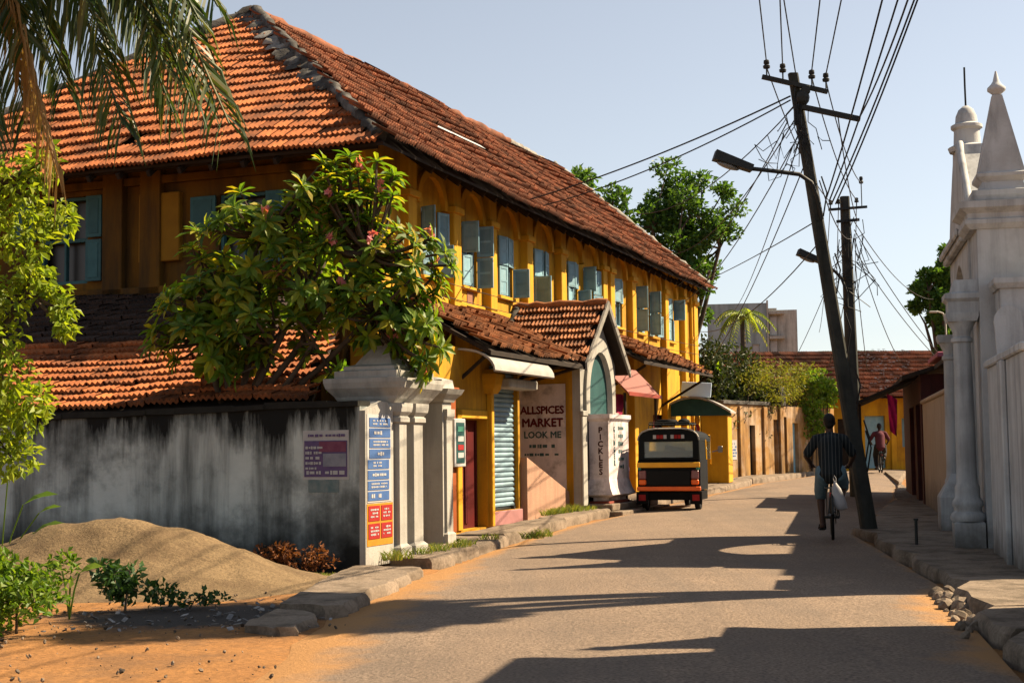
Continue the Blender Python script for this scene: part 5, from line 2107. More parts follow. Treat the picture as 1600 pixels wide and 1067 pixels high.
m_skin = mat('brown_skin', (.12, .06, .04), (.10, .05, .034), 8, .55)
m_hair = mat('black_hair', (.008, .007, .007), (.012, .01, .01), 30, .6)


def bicycle(label, loc, rz):
    b = thing('bicycle', label, 'bicycle', loc, rz)
    for (y, r) in ((-.50, .335), (.55, .335)):
        w = MB().torus((0, y, r + .012), r - .018, .021, 'x', 32, 8).build('wheel', m_black, b, smooth=180)
        MB().torus((0, y, r + .012), r - .045, .011, 'x', 32, 6).build('rim', m_chrome, w, smooth=180)
        mb = MB()
        for k in range(14):
            a = 2 * math.pi * k / 14
            mb.tube([(.015 * (-1) ** k, y, r + .012), (0, y + (r - .05) * math.cos(a), r + .012 + (r - .05) * math.sin(a))], .0022, 4)
        mb.tube([(-.05, y, r + .012), (.05, y, r + .012)], .02, 8)
        mb.build('spoke_set', m_chrome, w)
        mb = MB()
        pth = [(0, y + (r + .025) * math.cos(R(a)), r + .012 + (r + .025) * math.sin(R(a))) for a in (range(40, 190, 15) if y < 0 else range(20, 160, 15))]
        mb.tube(pth, .026, 6, flat=.6)
        mb.build('mudguard', m_steel, b, smooth=60)
    bb, st, hd = (0, -.02, .30), (0, -.17, .84), (0, .42, .88)
    mb = MB()
    mb.tube([bb, st], .016, 8)
    mb.tube([(0, -.15, .80), (0, .41, .83)], .016, 8)
    mb.tube([bb, (0, .43, .70)], .017, 8)
    mb.tube([hd, (0, .45, .62), (0, .55, .35)], .018, 8)
    for s in (-.05, .05):
        mb.tube([bb, (s, -.5, .347)], .010, 6)
        mb.tube([(0, -.16, .78), (s, -.5, .347)], .010, 6)
    mb.build('frame', m_steel, b, smooth=60)
    MB().tube([(-.29, .36, .99), (-.22, .42, 1.0), (-.08, .45, .95), (0, .42, .93), (.08, .45, .95), (.22, .42, 1.0), (.29, .36, .99)], .012, 8).build('handlebar', m_chrome, b, smooth=60)
    mb = MB()
    mb.ball((0, -.2, .88), (.11, .10, .035), 12, 8)
    mb.ball((0, -.08, .885), (.05, .12, .03), 12, 8)
    mb.build('saddle', m_black, b, smooth=180)
    mb = MB()
    for x in (-.09, -.03, .03, .09):
        mb.tube([(x, -.28, .72), (x, -.68, .72)], .007, 6)
    for y in (-.3, -.5, -.68):
        mb.tube([(-.09, y, .72), (.09, y, .72)], .007, 6)
    for s in (-.07, .07):
        mb.tube([(s, -.62, .72), (s, -.5, .347)], .007, 6)
    mb.build('carrier', m_steel, b)
    MB().bx(-.03, .03, -.70, -.685, .60, .66, .006).build('reflector', m_redp, b)
    mb = MB()
    mb.tube([(-.10, -.02, .30), (-.09, .03, .14)], .010, 6)
    mb.tube([(.10, -.02, .30), (.09, -.07, .46)], .010, 6)
    mb.tube([(-.1, -.02, .3), (.1, -.02, .3)], .02, 8)
    mb.bx(-.18, -.085, -.02, .08, .125, .145, .006)
    mb.bx(.085, .18, -.12, -.02, .455, .475, .006)
    mb.build('crank', m_steel, b)
    MB().torus((.05, -.02, .30), .085, .008, 'x', 24, 6).build('chain_ring', m_steel, b, smooth=180)
    return b


def hand(mb, w, d, side):
    """gripping hand at w pointing along d (towards the bar)"""
    w = V(w)
    mb.ball(w + V((0, .045, .005)), (.040, .05, .022), 10, 7)
    for k, (fx, ln) in enumerate(((-.030, .9), (-.010, 1.0), (.011, .95), (.030, .78))):
        a = w + V((fx, .085, .012))
        b = a + V((0, .035 * ln, -.012))
        c = b + V((0, .002, -.034 * ln))
        e = c + V((0, -.028 * ln, -.008))
        capsule(mb, a, b, .0105, .010, 8)
        capsule(mb, b, c, .010, .009, 8)
        capsule(mb, c, e, .009, .008, 8)
    t0 = w + V((-side * .030, .03, -.008))
    t1 = t0 + V((-side * .022, .035, -.018))
    capsule(mb, t0, t1, .013, .011, 8)
    capsule(mb, t1, t1 + V((side * .014, .026, -.012)), .011, .009, 8)


def rider(label, loc, rz, shirt, shorts, trousers_long=False, vox=.009):
    p = thing('person', label, 'person', loc, rz)
    hipz = .95
    pel, chest, neck = V((0, -.17, hipz)), V((0, -.05, 1.28)), V((0, .03, 1.45))
    sh = [V((-.19, .0, 1.40)), V((.19, .0, 1.40))]
    el = [V((-.33, .08, 1.15)), V((.32, .10, 1.15))]
    wr_ = [V((-.265, .26, 1.02)), V((.265, .26, 1.02))]
    hj = [V((-.10, -.14, .93)), V((.10, -.14, .93))]
    kn = [V((-.15, .20, .63)), V((.17, .27, .76))]
    an = [V((-.135, .0, .22)), V((.135, -.06, .55))]
    hc = V((0, .075, 1.615))
    mb = MB()
    capsule(mb, pel, chest, .135, .145, 14)
    capsule(mb, chest, V((0, .0, 1.38)), .15, .10, 14)
    capsule(mb, neck - V((0, 0, .06)), hc - V((0, .02, .06)), .058, .052, 12)
    # head: skull, jaw, nose, brow, ears
    mb.ball(hc + V((0, -.012, .02)), (.076, .096, .105), 16, 12)
    mb.ball(hc + V((0, .03, -.055)), (.055, .065, .06), 14, 10)
    mb.ball(hc + V((0, .10, -.015)), (.014, .022, .024), 8, 6)
    mb.ball(hc + V((0, .075, .03)), (.055, .022, .016), 10, 6)
    mb.ball(hc + V((0, .085, -.055)), (.026, .014, .012), 8, 6)
    for s in (-1, 1):
        mb.ball(hc + V((s * .078, -.005, -.005)), (.012, .022, .032), 8, 6)
    for k, s in ((0, -1), (1, 1)):
        capsule(mb, sh[k], el[k], .052, .042)
        capsule(mb, el[k], wr_[k], .041, .027)
        hand(mb, wr_[k], None, s)
        capsule(mb, hj[k], kn[k], .088, .058)
        capsule(mb, kn[k], kn[k].lerp(an[k], .4) + V((0, -.02, 0)), .055, .055)
        capsule(mb, kn[k].lerp(an[k], .4) + V((0, -.02, 0)), an[k], .054, .034)
        # foot
        capsule(mb, an[k] + V((0, -.035, -.04)), an[k] + V((s * .01, .13, -.06)), .034, .030)
    body_ = merge(mb, 'body', m_skin, p, vox, 4)
    # hair cap
    mb = MB()
    mb.ball(hc + V((0, -.028, .038)), (.084, .098, .098), 16, 12)
    mb.ball(hc + V((0, -.06, -.02)), (.07, .055, .07), 14, 10)
    merge(mb, 'hair', m_hair, p, .010, 3)
    for s in (-1, 1):
        MB().ball(hc + V((s * .03, .088, .008)), (.011, .007, .007), 8, 6).build('eye', m_paper, p, smooth=180)
    mb = MB()
    capsule(mb, pel + V((0, .0, -.03)), chest, .162, .172, 16)
    capsule(mb, chest, V((0, .0, 1.39)), .172, .10, 16)
    for k in (0, 1):
        capsule(mb, V((0, .0, 1.42)), sh[k] + V((0, 0, -.015)), .07, .068)
    for k in (0, 1):
        capsule(mb, sh[k] + V((0, 0, -.02)), sh[k].lerp(el[k], .82), .070, .070)
    mb.ball(pel + V((0, -.02, -.05)), (.175, .15, .10), 14, 8)
    st_ = merge(mb, 'shirt', shirt, p, .012, 5)
    mb = MB()
    MB().torus(neck + V((0, .0, .0)), .062, .014, 'z', 18, 6).build('collar', shirt, p, smooth=180)
    mb = MB()
    mb.ball(pel + V((0, .0, -.03)), (.17, .15, .13), 14, 8)
    for k in (0, 1):
        t = .92 if not trousers_long else 1
        capsule(mb, hj[k], hj[k].lerp(kn[k], t), .115, .092)
        capsule(mb, hj[k] + V((0, -.04, -.05)), hj[k].lerp(kn[k], t) + V((0, -.01, -.06)), .095, .085)
        if trousers_long:
            capsule(mb, kn[k], kn[k].lerp(an[k], .85), .085, .07)
    merge(mb, 'trousers' if trousers_long else 'shorts', shorts, p, .012, 5)
    for k, s in ((0, -1), (1, 1)):
        mb = MB()
        f = an[k] + V((s * .005, .05, -.088))
        mb.box(f, (.085, .25, .022), .01)
        mb.tube([f + V((-.045, .03, 0)), f + V((-.03, .03, .06)), f + V((.03, .03, .06)), f + V((.045, .03, 0))], .012, 6)
        mb.build('sandal', m_black, p)
    return p


# striped shirt cloth: dark with pale vertical stripes
m_stripe = mat('dark_striped_cotton', (.012, .02, .026), (.02, .03, .036), 6, .9)
t = m_stripe.node_tree
wv = t.nodes.new('ShaderNodeTexWave')
wv.inputs['Scale'].default_value = 6.5
wv.inputs['Distortion'].default_value = .6
tc = t.nodes.new('ShaderNodeTexCoord')
t.links.new(tc.outputs['Object'], wv.inputs['Vector'])
mr = t.nodes.new('ShaderNodeMapRange')
mr.inputs['From Min'].default_value = .86
mr.inputs['From Max'].default_value = .97
mr.inputs['To Max'].default_value = .38
t.links.new(wv.outputs['Fac'], mr.inputs['Value'])
bs = t.nodes['Principled BSDF']
src = bs.inputs['Base Color'].links[0].from_socket
mx = t.nodes.new('ShaderNodeMix')
mx.data_type = 'RGBA'
t.links.new(mr.outputs[0], mx.inputs[0])
t.links.new(src, mx.inputs[6])
mx.inputs[7].default_value = (.16, .17, .16, 1)
t.links.new(mx.outputs[2], bs.inputs['Base Color'])
m_denim = mat('blue_denim', (.20, .34, .43), (.15, .27, .35), 20, .9, .2, 90)

c1 = (4.44, 20.0, gz(20) + .05)
bicycle('black bicycle ridden by the man in the striped shirt', c1, R(-12))
rider('man in dark striped shirt and blue shorts riding a bicycle away', c1, R(-12), m_stripe, m_denim)
# plastic bag hung at the carrier
bg_ = thing('plastic_bag', 'white plastic carrier bag hanging beside the rear wheel of the near bicycle', 'bag', c1, R(-12))
mb = MB()
random.seed(77)
mb.lathe([(.02, -.30), (.085, -.27), (.10, -.2), (.085, -.1), (.05, 0), (.03, .06), (.012, .10)], (0, 0, 0), 14, 1.0, .6)
mb.v = [(x + .02 * noise.noise(V((x * 14, y * 14, z * 14))) - z * .18, y + .02 * noise.noise(V((y * 17, z * 13, x * 11))), z) for (x, y, z) in mb.v]
mb.tube([(-.02, 0, .07), (-.035, 0, .13), (-.02, 0, .17), (0, 0, .13), (0, 0, .07)], .006, 5)
o = mb.build('sack', mat('white_polythene', (.68, .68, .70), (.6, .6, .63), 8, .4), bg_, smooth=60)
o.location = (.06, -.72, .72)
recenter(bg_, (.06, -.72, .42))
o = None
c2 = (12.85, 50, gz(50) + .05)
bicycle('bicycle ridden by the far cyclist in front of the yellow house', c2, R(-10))
rider('cyclist in dull pink shirt riding far up the street', c2, R(-10), mat('dull_pink_cotton', (.16, .035, .055), (.13, .03, .045), 6, .9), mat('charcoal_cotton', (.02, .022, .025), (.03, .03, .03), 6, .9), True, .014)

# ------------------------------------------------------------------ vegetation
def rdir(up=0.0):
    while True:
        v = V((rnd(-1, 1), rnd(-1, 1), rnd(-1, 1)))
        if .05 < v.length < 1:
            v.normalize()
            v.z += up
            return v.normalized()


def cloud(mb, c, rad, n, size, wid=.45, up=.2, shell=.55, droop=0.0):
    """leaves spread through an ellipsoid, denser near its surface"""
    c = V(c)
    for _ in range(n):
        d = rdir()
        r = shell + (1 - shell) * random.random() if random.random() < .75 else random.random()
        p = c + V((d.x * rad[0], d.y * rad[1], d.z * rad[2])) * r
        dd = (rdir(up) + d * .6 - V((0, 0, droop))).normalized()
        nn = (rdir(.9) + d * .4).normalized()
        s = size * rnd(.6, 1.3)
        mb.leaf(p, dd, nn, s, s * wid)


def limb(mb, pts, r0, r1, n=7):
    m = len(pts)
    mb.tube(pts, [r0 + (r1 - r0) * i / (m - 1) for i in range(m)], n)


def bend(a, b, k, jit):
    a, b = V(a), V(b)
    n = 5
    mid = V((rnd(-jit, jit), rnd(-jit, jit), k))
    return [a.lerp(b, i / n) + mid * math.sin(math.pi * i / n) for i in range(n + 1)]


# ---- frangipani behind the wall
random.seed(101)
ft = thing('frangipani_tree', 'frangipani tree with long glossy leaves and pink blossoms leaning over the white pier', 'tree', (-3.56, 17.91, 0))
B0 = V((-3.56, 17.91, 0))
lf = lambda x, y, z: V((x * .943, 17.75 + (y - 18.8) * .8, 1.35 + (z - 1.35) * .943)) - B0
tips = []
while len(tips) < 345:
    q = random.random()
    if q < .12:
        c, r = V((-2.15, 18.6, 4.75)), V((.75, .6, .6))
    elif q < .58:
        c, r = V((-2.8, 18.75, 3.75)), V((1.6, 1.05, 1.45))
    elif q < .80:
        c, r = V((-1.42, 18.3, 3.2)), V((.76, .65, 1.15))
    else:
        c, r = V((-4.05, 18.8, 3.05)), V((.9, .8, .8))
    d = rdir()
    p = c + V((d.x * r.x, d.y * r.y, d.z * r.z)) * (random.random() ** .45)
    if p.z < 2.35 and p.x < -2.0:
        continue
    if p.y > 19.8 or (p.z < 2.75 and p.x > -1.95 and p.y < 18.6 and p.x < -1.35):
        continue
    tips.append(lf(*p) + B0)
trunk = MB()
limb(trunk, [lf(-3.78, 19.0, -.1), lf(-3.76, 19.0, 1.2), lf(-3.74, 18.98, 1.75)], .12, .10, 9)
trunk.build('trunk', m_bark, ft, smooth=60)
heads = [(-4.1, 18.9, 2.9), (-3.9, 18.8, 3.5), (-3.2, 18.7, 2.85), (-2.7, 18.6, 3.6), (-2.6, 18.5, 2.8), (-1.8, 18.4, 3.2), (-1.9, 18.5, 4.0), (-3.3, 18.8, 4.3)]
roots = [lf(-3.74, 18.98, 1.7)]
hp = []
for h in heads:
    mb = MB()
    limb(mb, [p for p in bend(roots[0], lf(*h), -.12, .1)], .05, .028, 8)
    mb.build('branch', m_bark, ft, smooth=60)
    hp.append(lf(*h))
tw = MB()
crown = MB()
ros = []
for p in tips:
    q = p - B0
    h = min(hp, key=lambda a: (a - q).length)
    pts = bend(h, q, -.08, .08)
    limb(tw, pts, .026, .014, 5)
    ros.append((q, (pts[-1] - pts[-2]).normalized()))
tag(tw.build('twigs', m_bark, ft, smooth=60), kind='stuff')
singles = 0
ros.sort(key=lambda r: r[0].y)
LM = {}
for (q, ax) in ros:
    ax = (ax + V((.15, -.1, .35))).normalized()
    n = random.randint(10, 15)
    o1 = ax.orthogonal().normalized()
    o2 = ax.cross(o1)
    a0 = rnd(0, 6.28)
    for k in range(n):
        a = a0 + k * 2.399
        el_ = .25 + .75 * (k / n)
        d = (o1 * math.cos(a) + o2 * math.sin(a)) * (1 - .35 * el_) + ax * (.95 * el_ - .25) + V((0, 0, -.18))
        d.normalize()
        L = rnd(.20, .32) * (1.05 - .35 * el_)
        p = q - ax * .05 * (1 - el_)
        if singles < 300 and k % 3 == 0:
            singles += 1
            w = MB()
            w.leaf(p, d, ax, L, L * .33, .22, True)
            w.build('leaf', L_frang, ft)
        else:
            crown.leaf(p, d, ax, L, L * .33, .22, True)
tag(crown.build('crown', L_frang, ft), kind='stuff')
for k in range(16):
    q, ax = random.choice(ros[:150])
    if q.z < 2.6 and k > 5:
        continue
    mb = MB()
    c = q + V((0, -.02, .1))
    for f in range(5):
        d0 = rdir(.5)
        o1 = d0.orthogonal().normalized()
        cc = c + rdir() * .06
        for a in range(5):
            t = a * 1.2566
            mb.leaf(cc, (o1 * math.cos(t) + d0.cross(o1) * math.sin(t) + d0 * .5).normalized(), d0, .06, .045, .2)
    mb.build('blossom', L_flower, ft)

# ---- coconut palm: trunk outside the left edge, fronds hang into the picture
random.seed(55)
cp = thing('coconut_palm', 'coconut palm whose drooping fronds hang in at the upper left', 'palm', (-5.0, 12.0, 0))
mb = MB()
pth, rad = [], []
for k in range(26):
    z = k * .26
    pth.append((-.25 * math.sin(z * .25), .0, z - .1))
    rad.append(.15 - .002 * k + (.008 if k % 2 else 0))
mb.tube(pth, rad, 12)
mb.build('trunk', m_bark, cp, smooth=40)
HEAD = V((-.25, 0, 6.45))


def frond(tip, rise, dry, nl=46, L=.62, droop=.75):
    nl = int(nl * 2.4)
    twist = R(rnd(35, 75)) * random.choice((-1, 1))
    L *= 1.45
    a, b = HEAD + V((0, 0, .05)), V(tip) - V((-5.0, 12.0, 0))
    n = 24
    pts = []
    for i in range(n + 1):
        t = i / n
        pts.append(a.lerp(b, t) + V((0, 0, rise * 4 * t * (1 - t) * (1.25 - .5 * t))))
    mid = MB()
    mid.tube(pts, [.035 * (1 - .85 * i / n) + .004 for i in range(n + 1)], 6)
    f = MB()
    for k in range(nl * 2):
        t = .12 + .88 * (k // 2) / nl
        x = t * n
        i = min(n - 1, int(x))
        p = pts[i].lerp(pts[i + 1], x - i)
        d = (pts[i + 1] - pts[i]).normalized()
        s = -1 if k % 2 else 1
        side = d.cross(V((0, 0, 1)))
        if side.length < .2:
            side = V((0, -1, 0))
        side.normalize()
        side = Matrix.Rotation(twist, 3, d) @ side
        ln = L * (1 - .55 * abs(t - .45) * 1.6) * rnd(.75, 1.1)
        o = (side * s * rnd(.6, .85) + d * rnd(.5, .7) + V((rnd(-.05, .05), rnd(-.05, .05), -droop * rnd(.45, .7)))).normalized()
        e = p + o * ln * .5
        g_ = (o * .6 + V((0, 0, -rnd(.5, 1.0)))).normalized()
        w = rnd(.011, .018)
        sd = o.cross(rdir(.3))
        sd = (sd.normalized() if sd.length > .1 else V((1, 0, 0))) * w
        f.add([p - sd * .5, p + sd * .5, e + sd, e + g_ * ln * .55, e - sd], [(0, 1, 2, 4), (4, 2, 3)])
    fo = f.build('frond', L_palmdry if dry else L_palm, cp)
    mid.build('midrib', L_palmdry if dry else L_palm, fo, smooth=60)


frond((-3.86, 12.0, 3.72), .9, True, 44, .55, 1.2)
frond((-4.35, 11.6, 4.1), .75, False, 44, .6, 1.0)
frond((-3.28, 11.9, 4.15), 1.15, False, 48, .62, 1.0)
frond((-2.42, 12.1, 4.2), 1.45, False, 52, .66, .85)
frond((-2.75, 12.5, 4.55), 1.5, False, 50, .66, .8)
frond((-3.1, 12.9, 4.5), 1.3, False, 50, .64, .9)
frond((-3.6, 12.8, 4.9), 1.0, False, 46, .62, .9)
for (tx, ty, tz, rs_) in ((-2.6, 11.7, 5.0, 1.2), (-3.0, 12.2, 5.1, 1.1), (-3.4, 11.6, 4.9, .9), (-3.9, 12.3, 4.6, .9), (-4.1, 11.9, 4.9, .7), (-2.9, 11.8, 4.6, 1.4), (-3.1, 11.5, 5.3, 1.0), (-2.5, 12.0, 5.2, 1.3), (-4.2, 12.2, 4.3, .8), (-2.7, 11.9, 4.35, 1.5)):
    frond((tx, ty, tz), rs_, False, 48, .64, .9)
for a in (90, 135, 180, 225, 270, 300):
    frond((-5.2 + 3 * math.cos(R(a)), 12 + 3 * math.sin(R(a)), 6.0 + rnd(-.9, .8)), 1.0, False, 34, .7, .8)
mb = MB()
for k in range(7):
    mb.ball(HEAD + V((.28 * math.cos(k), .28 * math.sin(k), -.2 - .1 * (k % 2))), (.11, .11, .14), 10, 8)
mb.build('coconut_bunch', mat('green_coconut', (.14, .17, .03), (.2, .16, .04), 5, .5), cp, smooth=180)


def leafy(name, label, cat, base, limbs, clumps, lm, size, wid=.45, group=None, r=.06, up=.2, droop=.0, shell=.5):
    """trunk, limbs to each clump, crown of leaves"""
    t = thing(name, label, cat, base, 0, group)
    b = V(base)
    tr = MB()
    for pts in limbs:
        limb(tr, [V(p) - b for p in pts], r, r * .45, 8)
    for (c, rad, n) in clumps:
        st_ = min((V(p) - b for l in limbs for p in l[1:]), key=lambda q: (q - (V(c) - b)).length)
        limb(tr, bend(st_, V(c) - b, -.02, .04 * rad[0]), r * .4, r * .12, 5)
    tr.build('trunk', m_bark, t, smooth=60)
    cr = MB()
    for (c, rad, n) in clumps:
        cloud(cr, V(c) - b, rad, n, size, wid, up, shell, droop)
    tag(cr.build('crown', lm, t), kind='stuff')
    return t


random.seed(61)
cl = []
for (x, z, r, n) in ((-4.95, 4.05, .30, 170), (-4.72, 4.28, .2, 90), (-4.6, 3.75, .22, 110), (-4.85, 3.5, .28, 150), (-4.78, 3.15, .2, 100), (-4.62, 2.98, .16, 70), (-4.48, 2.8, .13, 60), (-4.42, 2.62, .09, 40), (-5.05, 2.9, .25, 130), (-5.15, 2.5, .3, 150),
                     (-5.0, 2.1, .3, 160), (-4.85, 1.85, .26, 150), (-5.15, 1.6, .3, 150), (-5.0, 1.35, .25, 120), (-5.4, 3.8, .4, 170), (-5.6, 3.0, .5, 200), (-5.6, 2.0, .5, 200)):
    cl.append(((x + .04, 14 + rnd(-.25, .25), z), (r * 1.1, r, r * .95), int(n * 1.5)))
leafy('roadside_tree', 'small tree with drooping yellow green foliage at the left picture edge', 'tree', (-5.7, 14.1, 0), [[(-5.7, 14.1, -.1), (-5.75, 14.1, 1.4), (-5.55, 14.05, 2.6), (-5.3, 14.0, 3.6), (-5.05, 14, 4.1)], [(-5.7, 14.1, 1.4), (-5.4, 14, 2.0), (-5.1, 14, 2.5), (-4.8, 14, 3.0)]], cl, L_bush, .105, .5, None, .07, .0, .45)

# ---- shrubs in the foreground
random.seed(63)
cl = [((-3.82 + rnd(-.36, .25), 11.2 + rnd(-.5, .3), .10 + .44 * random.random()), (.15, .15, .13), 80) for _ in range(30)]
leafy('shrub', 'bright green leafy shrub at the lower left corner', 'shrub', (-3.9, 11.25, -.02), [[(-3.9, 11.25, -.02), (-3.88, 11.2, .25), (-3.8, 11.2, .45)]], cl, L_shrub, .062, .6, None, .012)
cl = [((-3.42 + rnd(-.22, .22), 12.6 + rnd(-.2, .2), .12 + .26 * random.random()), (.11, .11, .09), 50) for _ in range(10)]
leafy('shrub', 'dark green low shrub at the foot of the sand heap', 'shrub', (-3.42, 12.6, -.02), [[(-3.42, 12.6, -.02), (-3.4, 12.6, .2), (-3.38, 12.6, .35)]], cl, L_dark, .075, .65, None, .012)
cl = [((-2.9 + rnd(-.32, .32), 12.75 + rnd(-.15, .15), .05 + .12 * random.random()), (.1, .1, .06), 28) for _ in range(8)]
leafy('shrub', 'sparse creeping weed in the shade right of the dark shrub', 'shrub', (-2.9, 12.75, -.03), [[(-2.9, 12.75, -.03), (-2.85, 12.75, .06), (-2.8, 12.75, .12)]], cl, L_dark, .06, .6, None, .008)


def big_leaf_plant(label, base, leaves, m):
    t = thing('leafy_plant', label, 'plant', base)
    for (dx, dy, h, L, W) in leaves:
        mb = MB()
        top = V((dx, dy, h))
        mb.tube([(0, 0, 0), top * .5 + V((0, 0, .05)), top], .008, 5)
        mb.build('stalk', m, t)
        d = V((dx, dy, .0)).normalized() * .8 + V((0, 0, .35))
        mb = MB()
        mb.leaf(top, d.normalized(), V((0, -.4, 1)), L, W, .15, True)
        mb.build('leaf', m, t)


big_leaf_plant('two upright broad leaves of a seedling beside the corner shrub', (-3.72, 12.0, 0), [(-.07, .02, .40, .2, .13), (.08, .0, .38, .2, .12), (.02, -.05, .3, .16, .1)], L_shrub)
big_leaf_plant('young banana like plant with broad leaves against the stained wall at left', (-5.45, 15.2, .1), [(.25, -.05, .75, .4, .16), (-.1, -.1, .85, .45, .18), (.35, .0, .45, .35, .14), (.1, -.1, 1.0, .4, .17), (.42, -.05, .66, .25, .1)], L_shrub)

random.seed(65)
cl = [((-2.5 + rnd(-.42, .38), 16.2 + rnd(-.16, .16), .08 + .2 * random.random()), (.14, .12, .09), 60) for _ in range(14)]
leafy('dry_shrub', 'dry rust brown shrub at the foot of the stained wall', 'shrub', (-2.5, 16.2, -.02), [[(-2.5, 16.2, -.02), (-2.5, 16.2, .1), (-2.45, 16.2, .22)]], cl, L_dry, .065, .5, None, .01)

# ---- sand heap
random.seed(71)
mb = MB()
nx, ny = 80, 56
cx, cy = -4.12, 15.25
for j in range(ny + 1):
    for i in range(nx + 1):
        x = -7.6 + 6.1 * i / nx
        y = 13.0 + 3.9 * j / ny
        dx = (x - cx) / (2.35 if x > cx else 3.4)
        dy = (y - cy) / 1.75
        r = math.sqrt(dx * dx + dy * dy)
        h = .86 * max(0, 1 - r) ** 1.15 * (1 - .12 * max(0, 1 - r))
        h = .75 * math.exp(-(r * 1.55) ** 2.0) - .075
        h += (.075 * noise.noise(V((x * 1.7, y * 1.7, 0))) + .035 * noise.noise(V((x * 5, y * 5, 2))) + .02 * noise.noise(V((x * 14, y * 14, 4)))) * min(1, max(0, h * 5))
        mb.v.append((x, y, h if h > -.05 else -.08))
for j in range(ny):
    for i in range(nx):
        a = j * (nx + 1) + i
        mb.f.append((a, a + 1, a + nx + 2, a + nx + 1))
        mb.mi.append(0)
tag(mb.build('sand_heap', m_sand, smooth=180), 'large heap of brown building sand in front of the stained wall', 'sand heap')

# ---- grass tufts, litter, rubble: uncountable small stuff
random.seed(81)
gr = MB()


def tuft(x, y, z, n, h, sp):
    for _ in range(n):
        a = rnd(0, 6.28)
        d = V((math.cos(a) * rnd(.1, .7), math.sin(a) * rnd(.1, .7), 1)).normalized()
        p = V((x + rnd(-sp, sp), y + rnd(-sp, sp), z))
        hh = h * rnd(.5, 1.2)
        s_ = d.cross(V((math.sin(a), -math.cos(a), .2))).normalized() * .006
        e = p + d * hh * .6
        gr.add([p - s_, p + s_, e + s_ * .8, e + (d + V((math.cos(a) * .5, math.sin(a) * .5, -.2))).normalized() * hh * .5, e - s_ * .8], [(0, 1, 2, 4), (4, 2, 3)])


for (s, d, n, h, k) in ((-3.6, -1.98, 46, .13, 3), (-2.7, -1.95, 46, .12, 3), (-1.5, -1.9, 40, .10, 3), (-.6, -1.85, 30, .1, 2), (5.2, -.85, 60, .14, 6), (6.0, -.9, 60, .16, 6), (6.8, -.95, 40, .1, 4), (-.2, -2.35, 60, .13, 3), (14, -.3, 40, .12, 3)):
    for _ in range(k):
        p = wor(s + rnd(-.4, .4), d + rnd(-.1, .1))
        tuft(p.x, p.y, gz(p.y) + .11, n, h, .12)
for _ in range(26):
    x = rnd(-2.6, -1.9)
    tuft(x, 15.6 + (x + 2.6) * .2 + rnd(-.2, .2), -.02, 16, .07, .1)
tag(gr.build('grass', L_grass), 'short yellowing grass along the wall foot and pavement', 'grass', kind='stuff')
pp = thing('wall_weed', 'round yellow green weed growing from the cornice of the white gate pier', 'plant', wor(-2.25, -1.55, 2.2))
mb = MB()
for _ in range(240):
    d = rdir(-.1)
    mb.leaf(d * rnd(.02, .1), (d + V((0, 0, .2))).normalized(), rdir(.5), rnd(.08, .15), .012, .1)
mb.build('foliage', L_vine, pp)
MB().tube([(0, .12, .05), (0, 0, 0)], .012, 5).build('stem', m_bark, pp)

random.seed(83)
lt = MB()
for _ in range(420):
    x, y = rnd(-4.3, -1.6), rnd(10.6, 14.2)
    if random.random() < .35:
        x, y = rnd(-3.9, -1.2), rnd(8.2, 11.5)
    s = .004 + .016 * random.random() ** 2.5
    lt.ball((x, y, s * .3), (s * rnd(.7, 1.6), s * rnd(.7, 1.4), s * rnd(.4, .8)), 5, 3, Euler((rnd(-1, 1), rnd(-1, 1), rnd(0, 3))).to_matrix())
tag(lt.build('stone_chips', mat('mixed_chips', (.20, .14, .09), (.34, .28, .22), 30, .95, isl=.7)), 'small stones and chips scattered over the orange dirt', 'gravel', kind='stuff')
lt = MB()
for _ in range(130):
    x, y = rnd(-3.7, -1.5), rnd(11.0, 13.4)
    s = rnd(.012, .045)
    lt.box((x, y, .012), (s * rnd(.8, 2), s, .004), 0, Euler((rnd(-.5, .5), rnd(-.5, .5), rnd(0, 3))).to_matrix())
tag(lt.build('paper_scraps', mat('scrap_paper', (.5, .48, .46), (.3, .3, .32), 20, .9, isl=.6)), 'pale scraps of litter in the shaded dirt', 'litter', kind='stuff')
ru = thing('rubble_pile', 'broken kerb stones along the edge of the right pavement', 'rubble', (3.75, 11.6, .0))
for k in range(46):
    y = rnd(9.9, 13.3)
    x = kr(y) - rnd(-.02, .14)
    s = rnd(.025, .085)
    mb = MB()
    mb.ball((x - 3.75, y - 11.6, s * .45), (s * rnd(.7, 1.3), s * rnd(.7, 1.3), s * rnd(.5, .9)), 6, 4, Euler((rnd(-1, 1), rnd(-1, 1), rnd(0, 3))).to_matrix())
    mb.build('stone', m_concrete, ru)

# ---- trees behind the buildings
def big_tree(label, base, top, R_, lm, seed, nclump, leaf, trunk_r=.22, flat=.8, nleaf=230, group='trees behind the houses', cr=(.22, .38)):
    random.seed(seed)
    b, t_ = V(base), V(top)
    cl = []
    for k in range(nclump):
        d = rdir(.15)
        q = rnd(.35, 1)
        c = t_ + V((d.x * R_[0], d.y * R_[1], d.z * R_[2])) * q
        r = rnd(*cr) * R_[0]
        cl.append((tuple(c), (r, r, r * flat), nleaf))
    limbs = [[base, tuple(b.lerp(t_, .45) + V((.1, 0, 0))), tuple(b.lerp(t_, .8))]]
    for k in range(7):
        a = k * .9
        limbs.append([tuple(b.lerp(t_, .45)), tuple(b.lerp(t_, .7) + V((math.cos(a) * R_[0] * .3, math.sin(a) * R_[1] * .3, 0))), tuple(t_ + V((math.cos(a) * R_[0] * .6, math.sin(a) * R_[1] * .6, R_[2] * .3 * math.sin(a * 2))))])
    return leafy('broadleaf_tree', label, 'tree', base, limbs, cl, lm, leaf, .55, group, trunk_r)


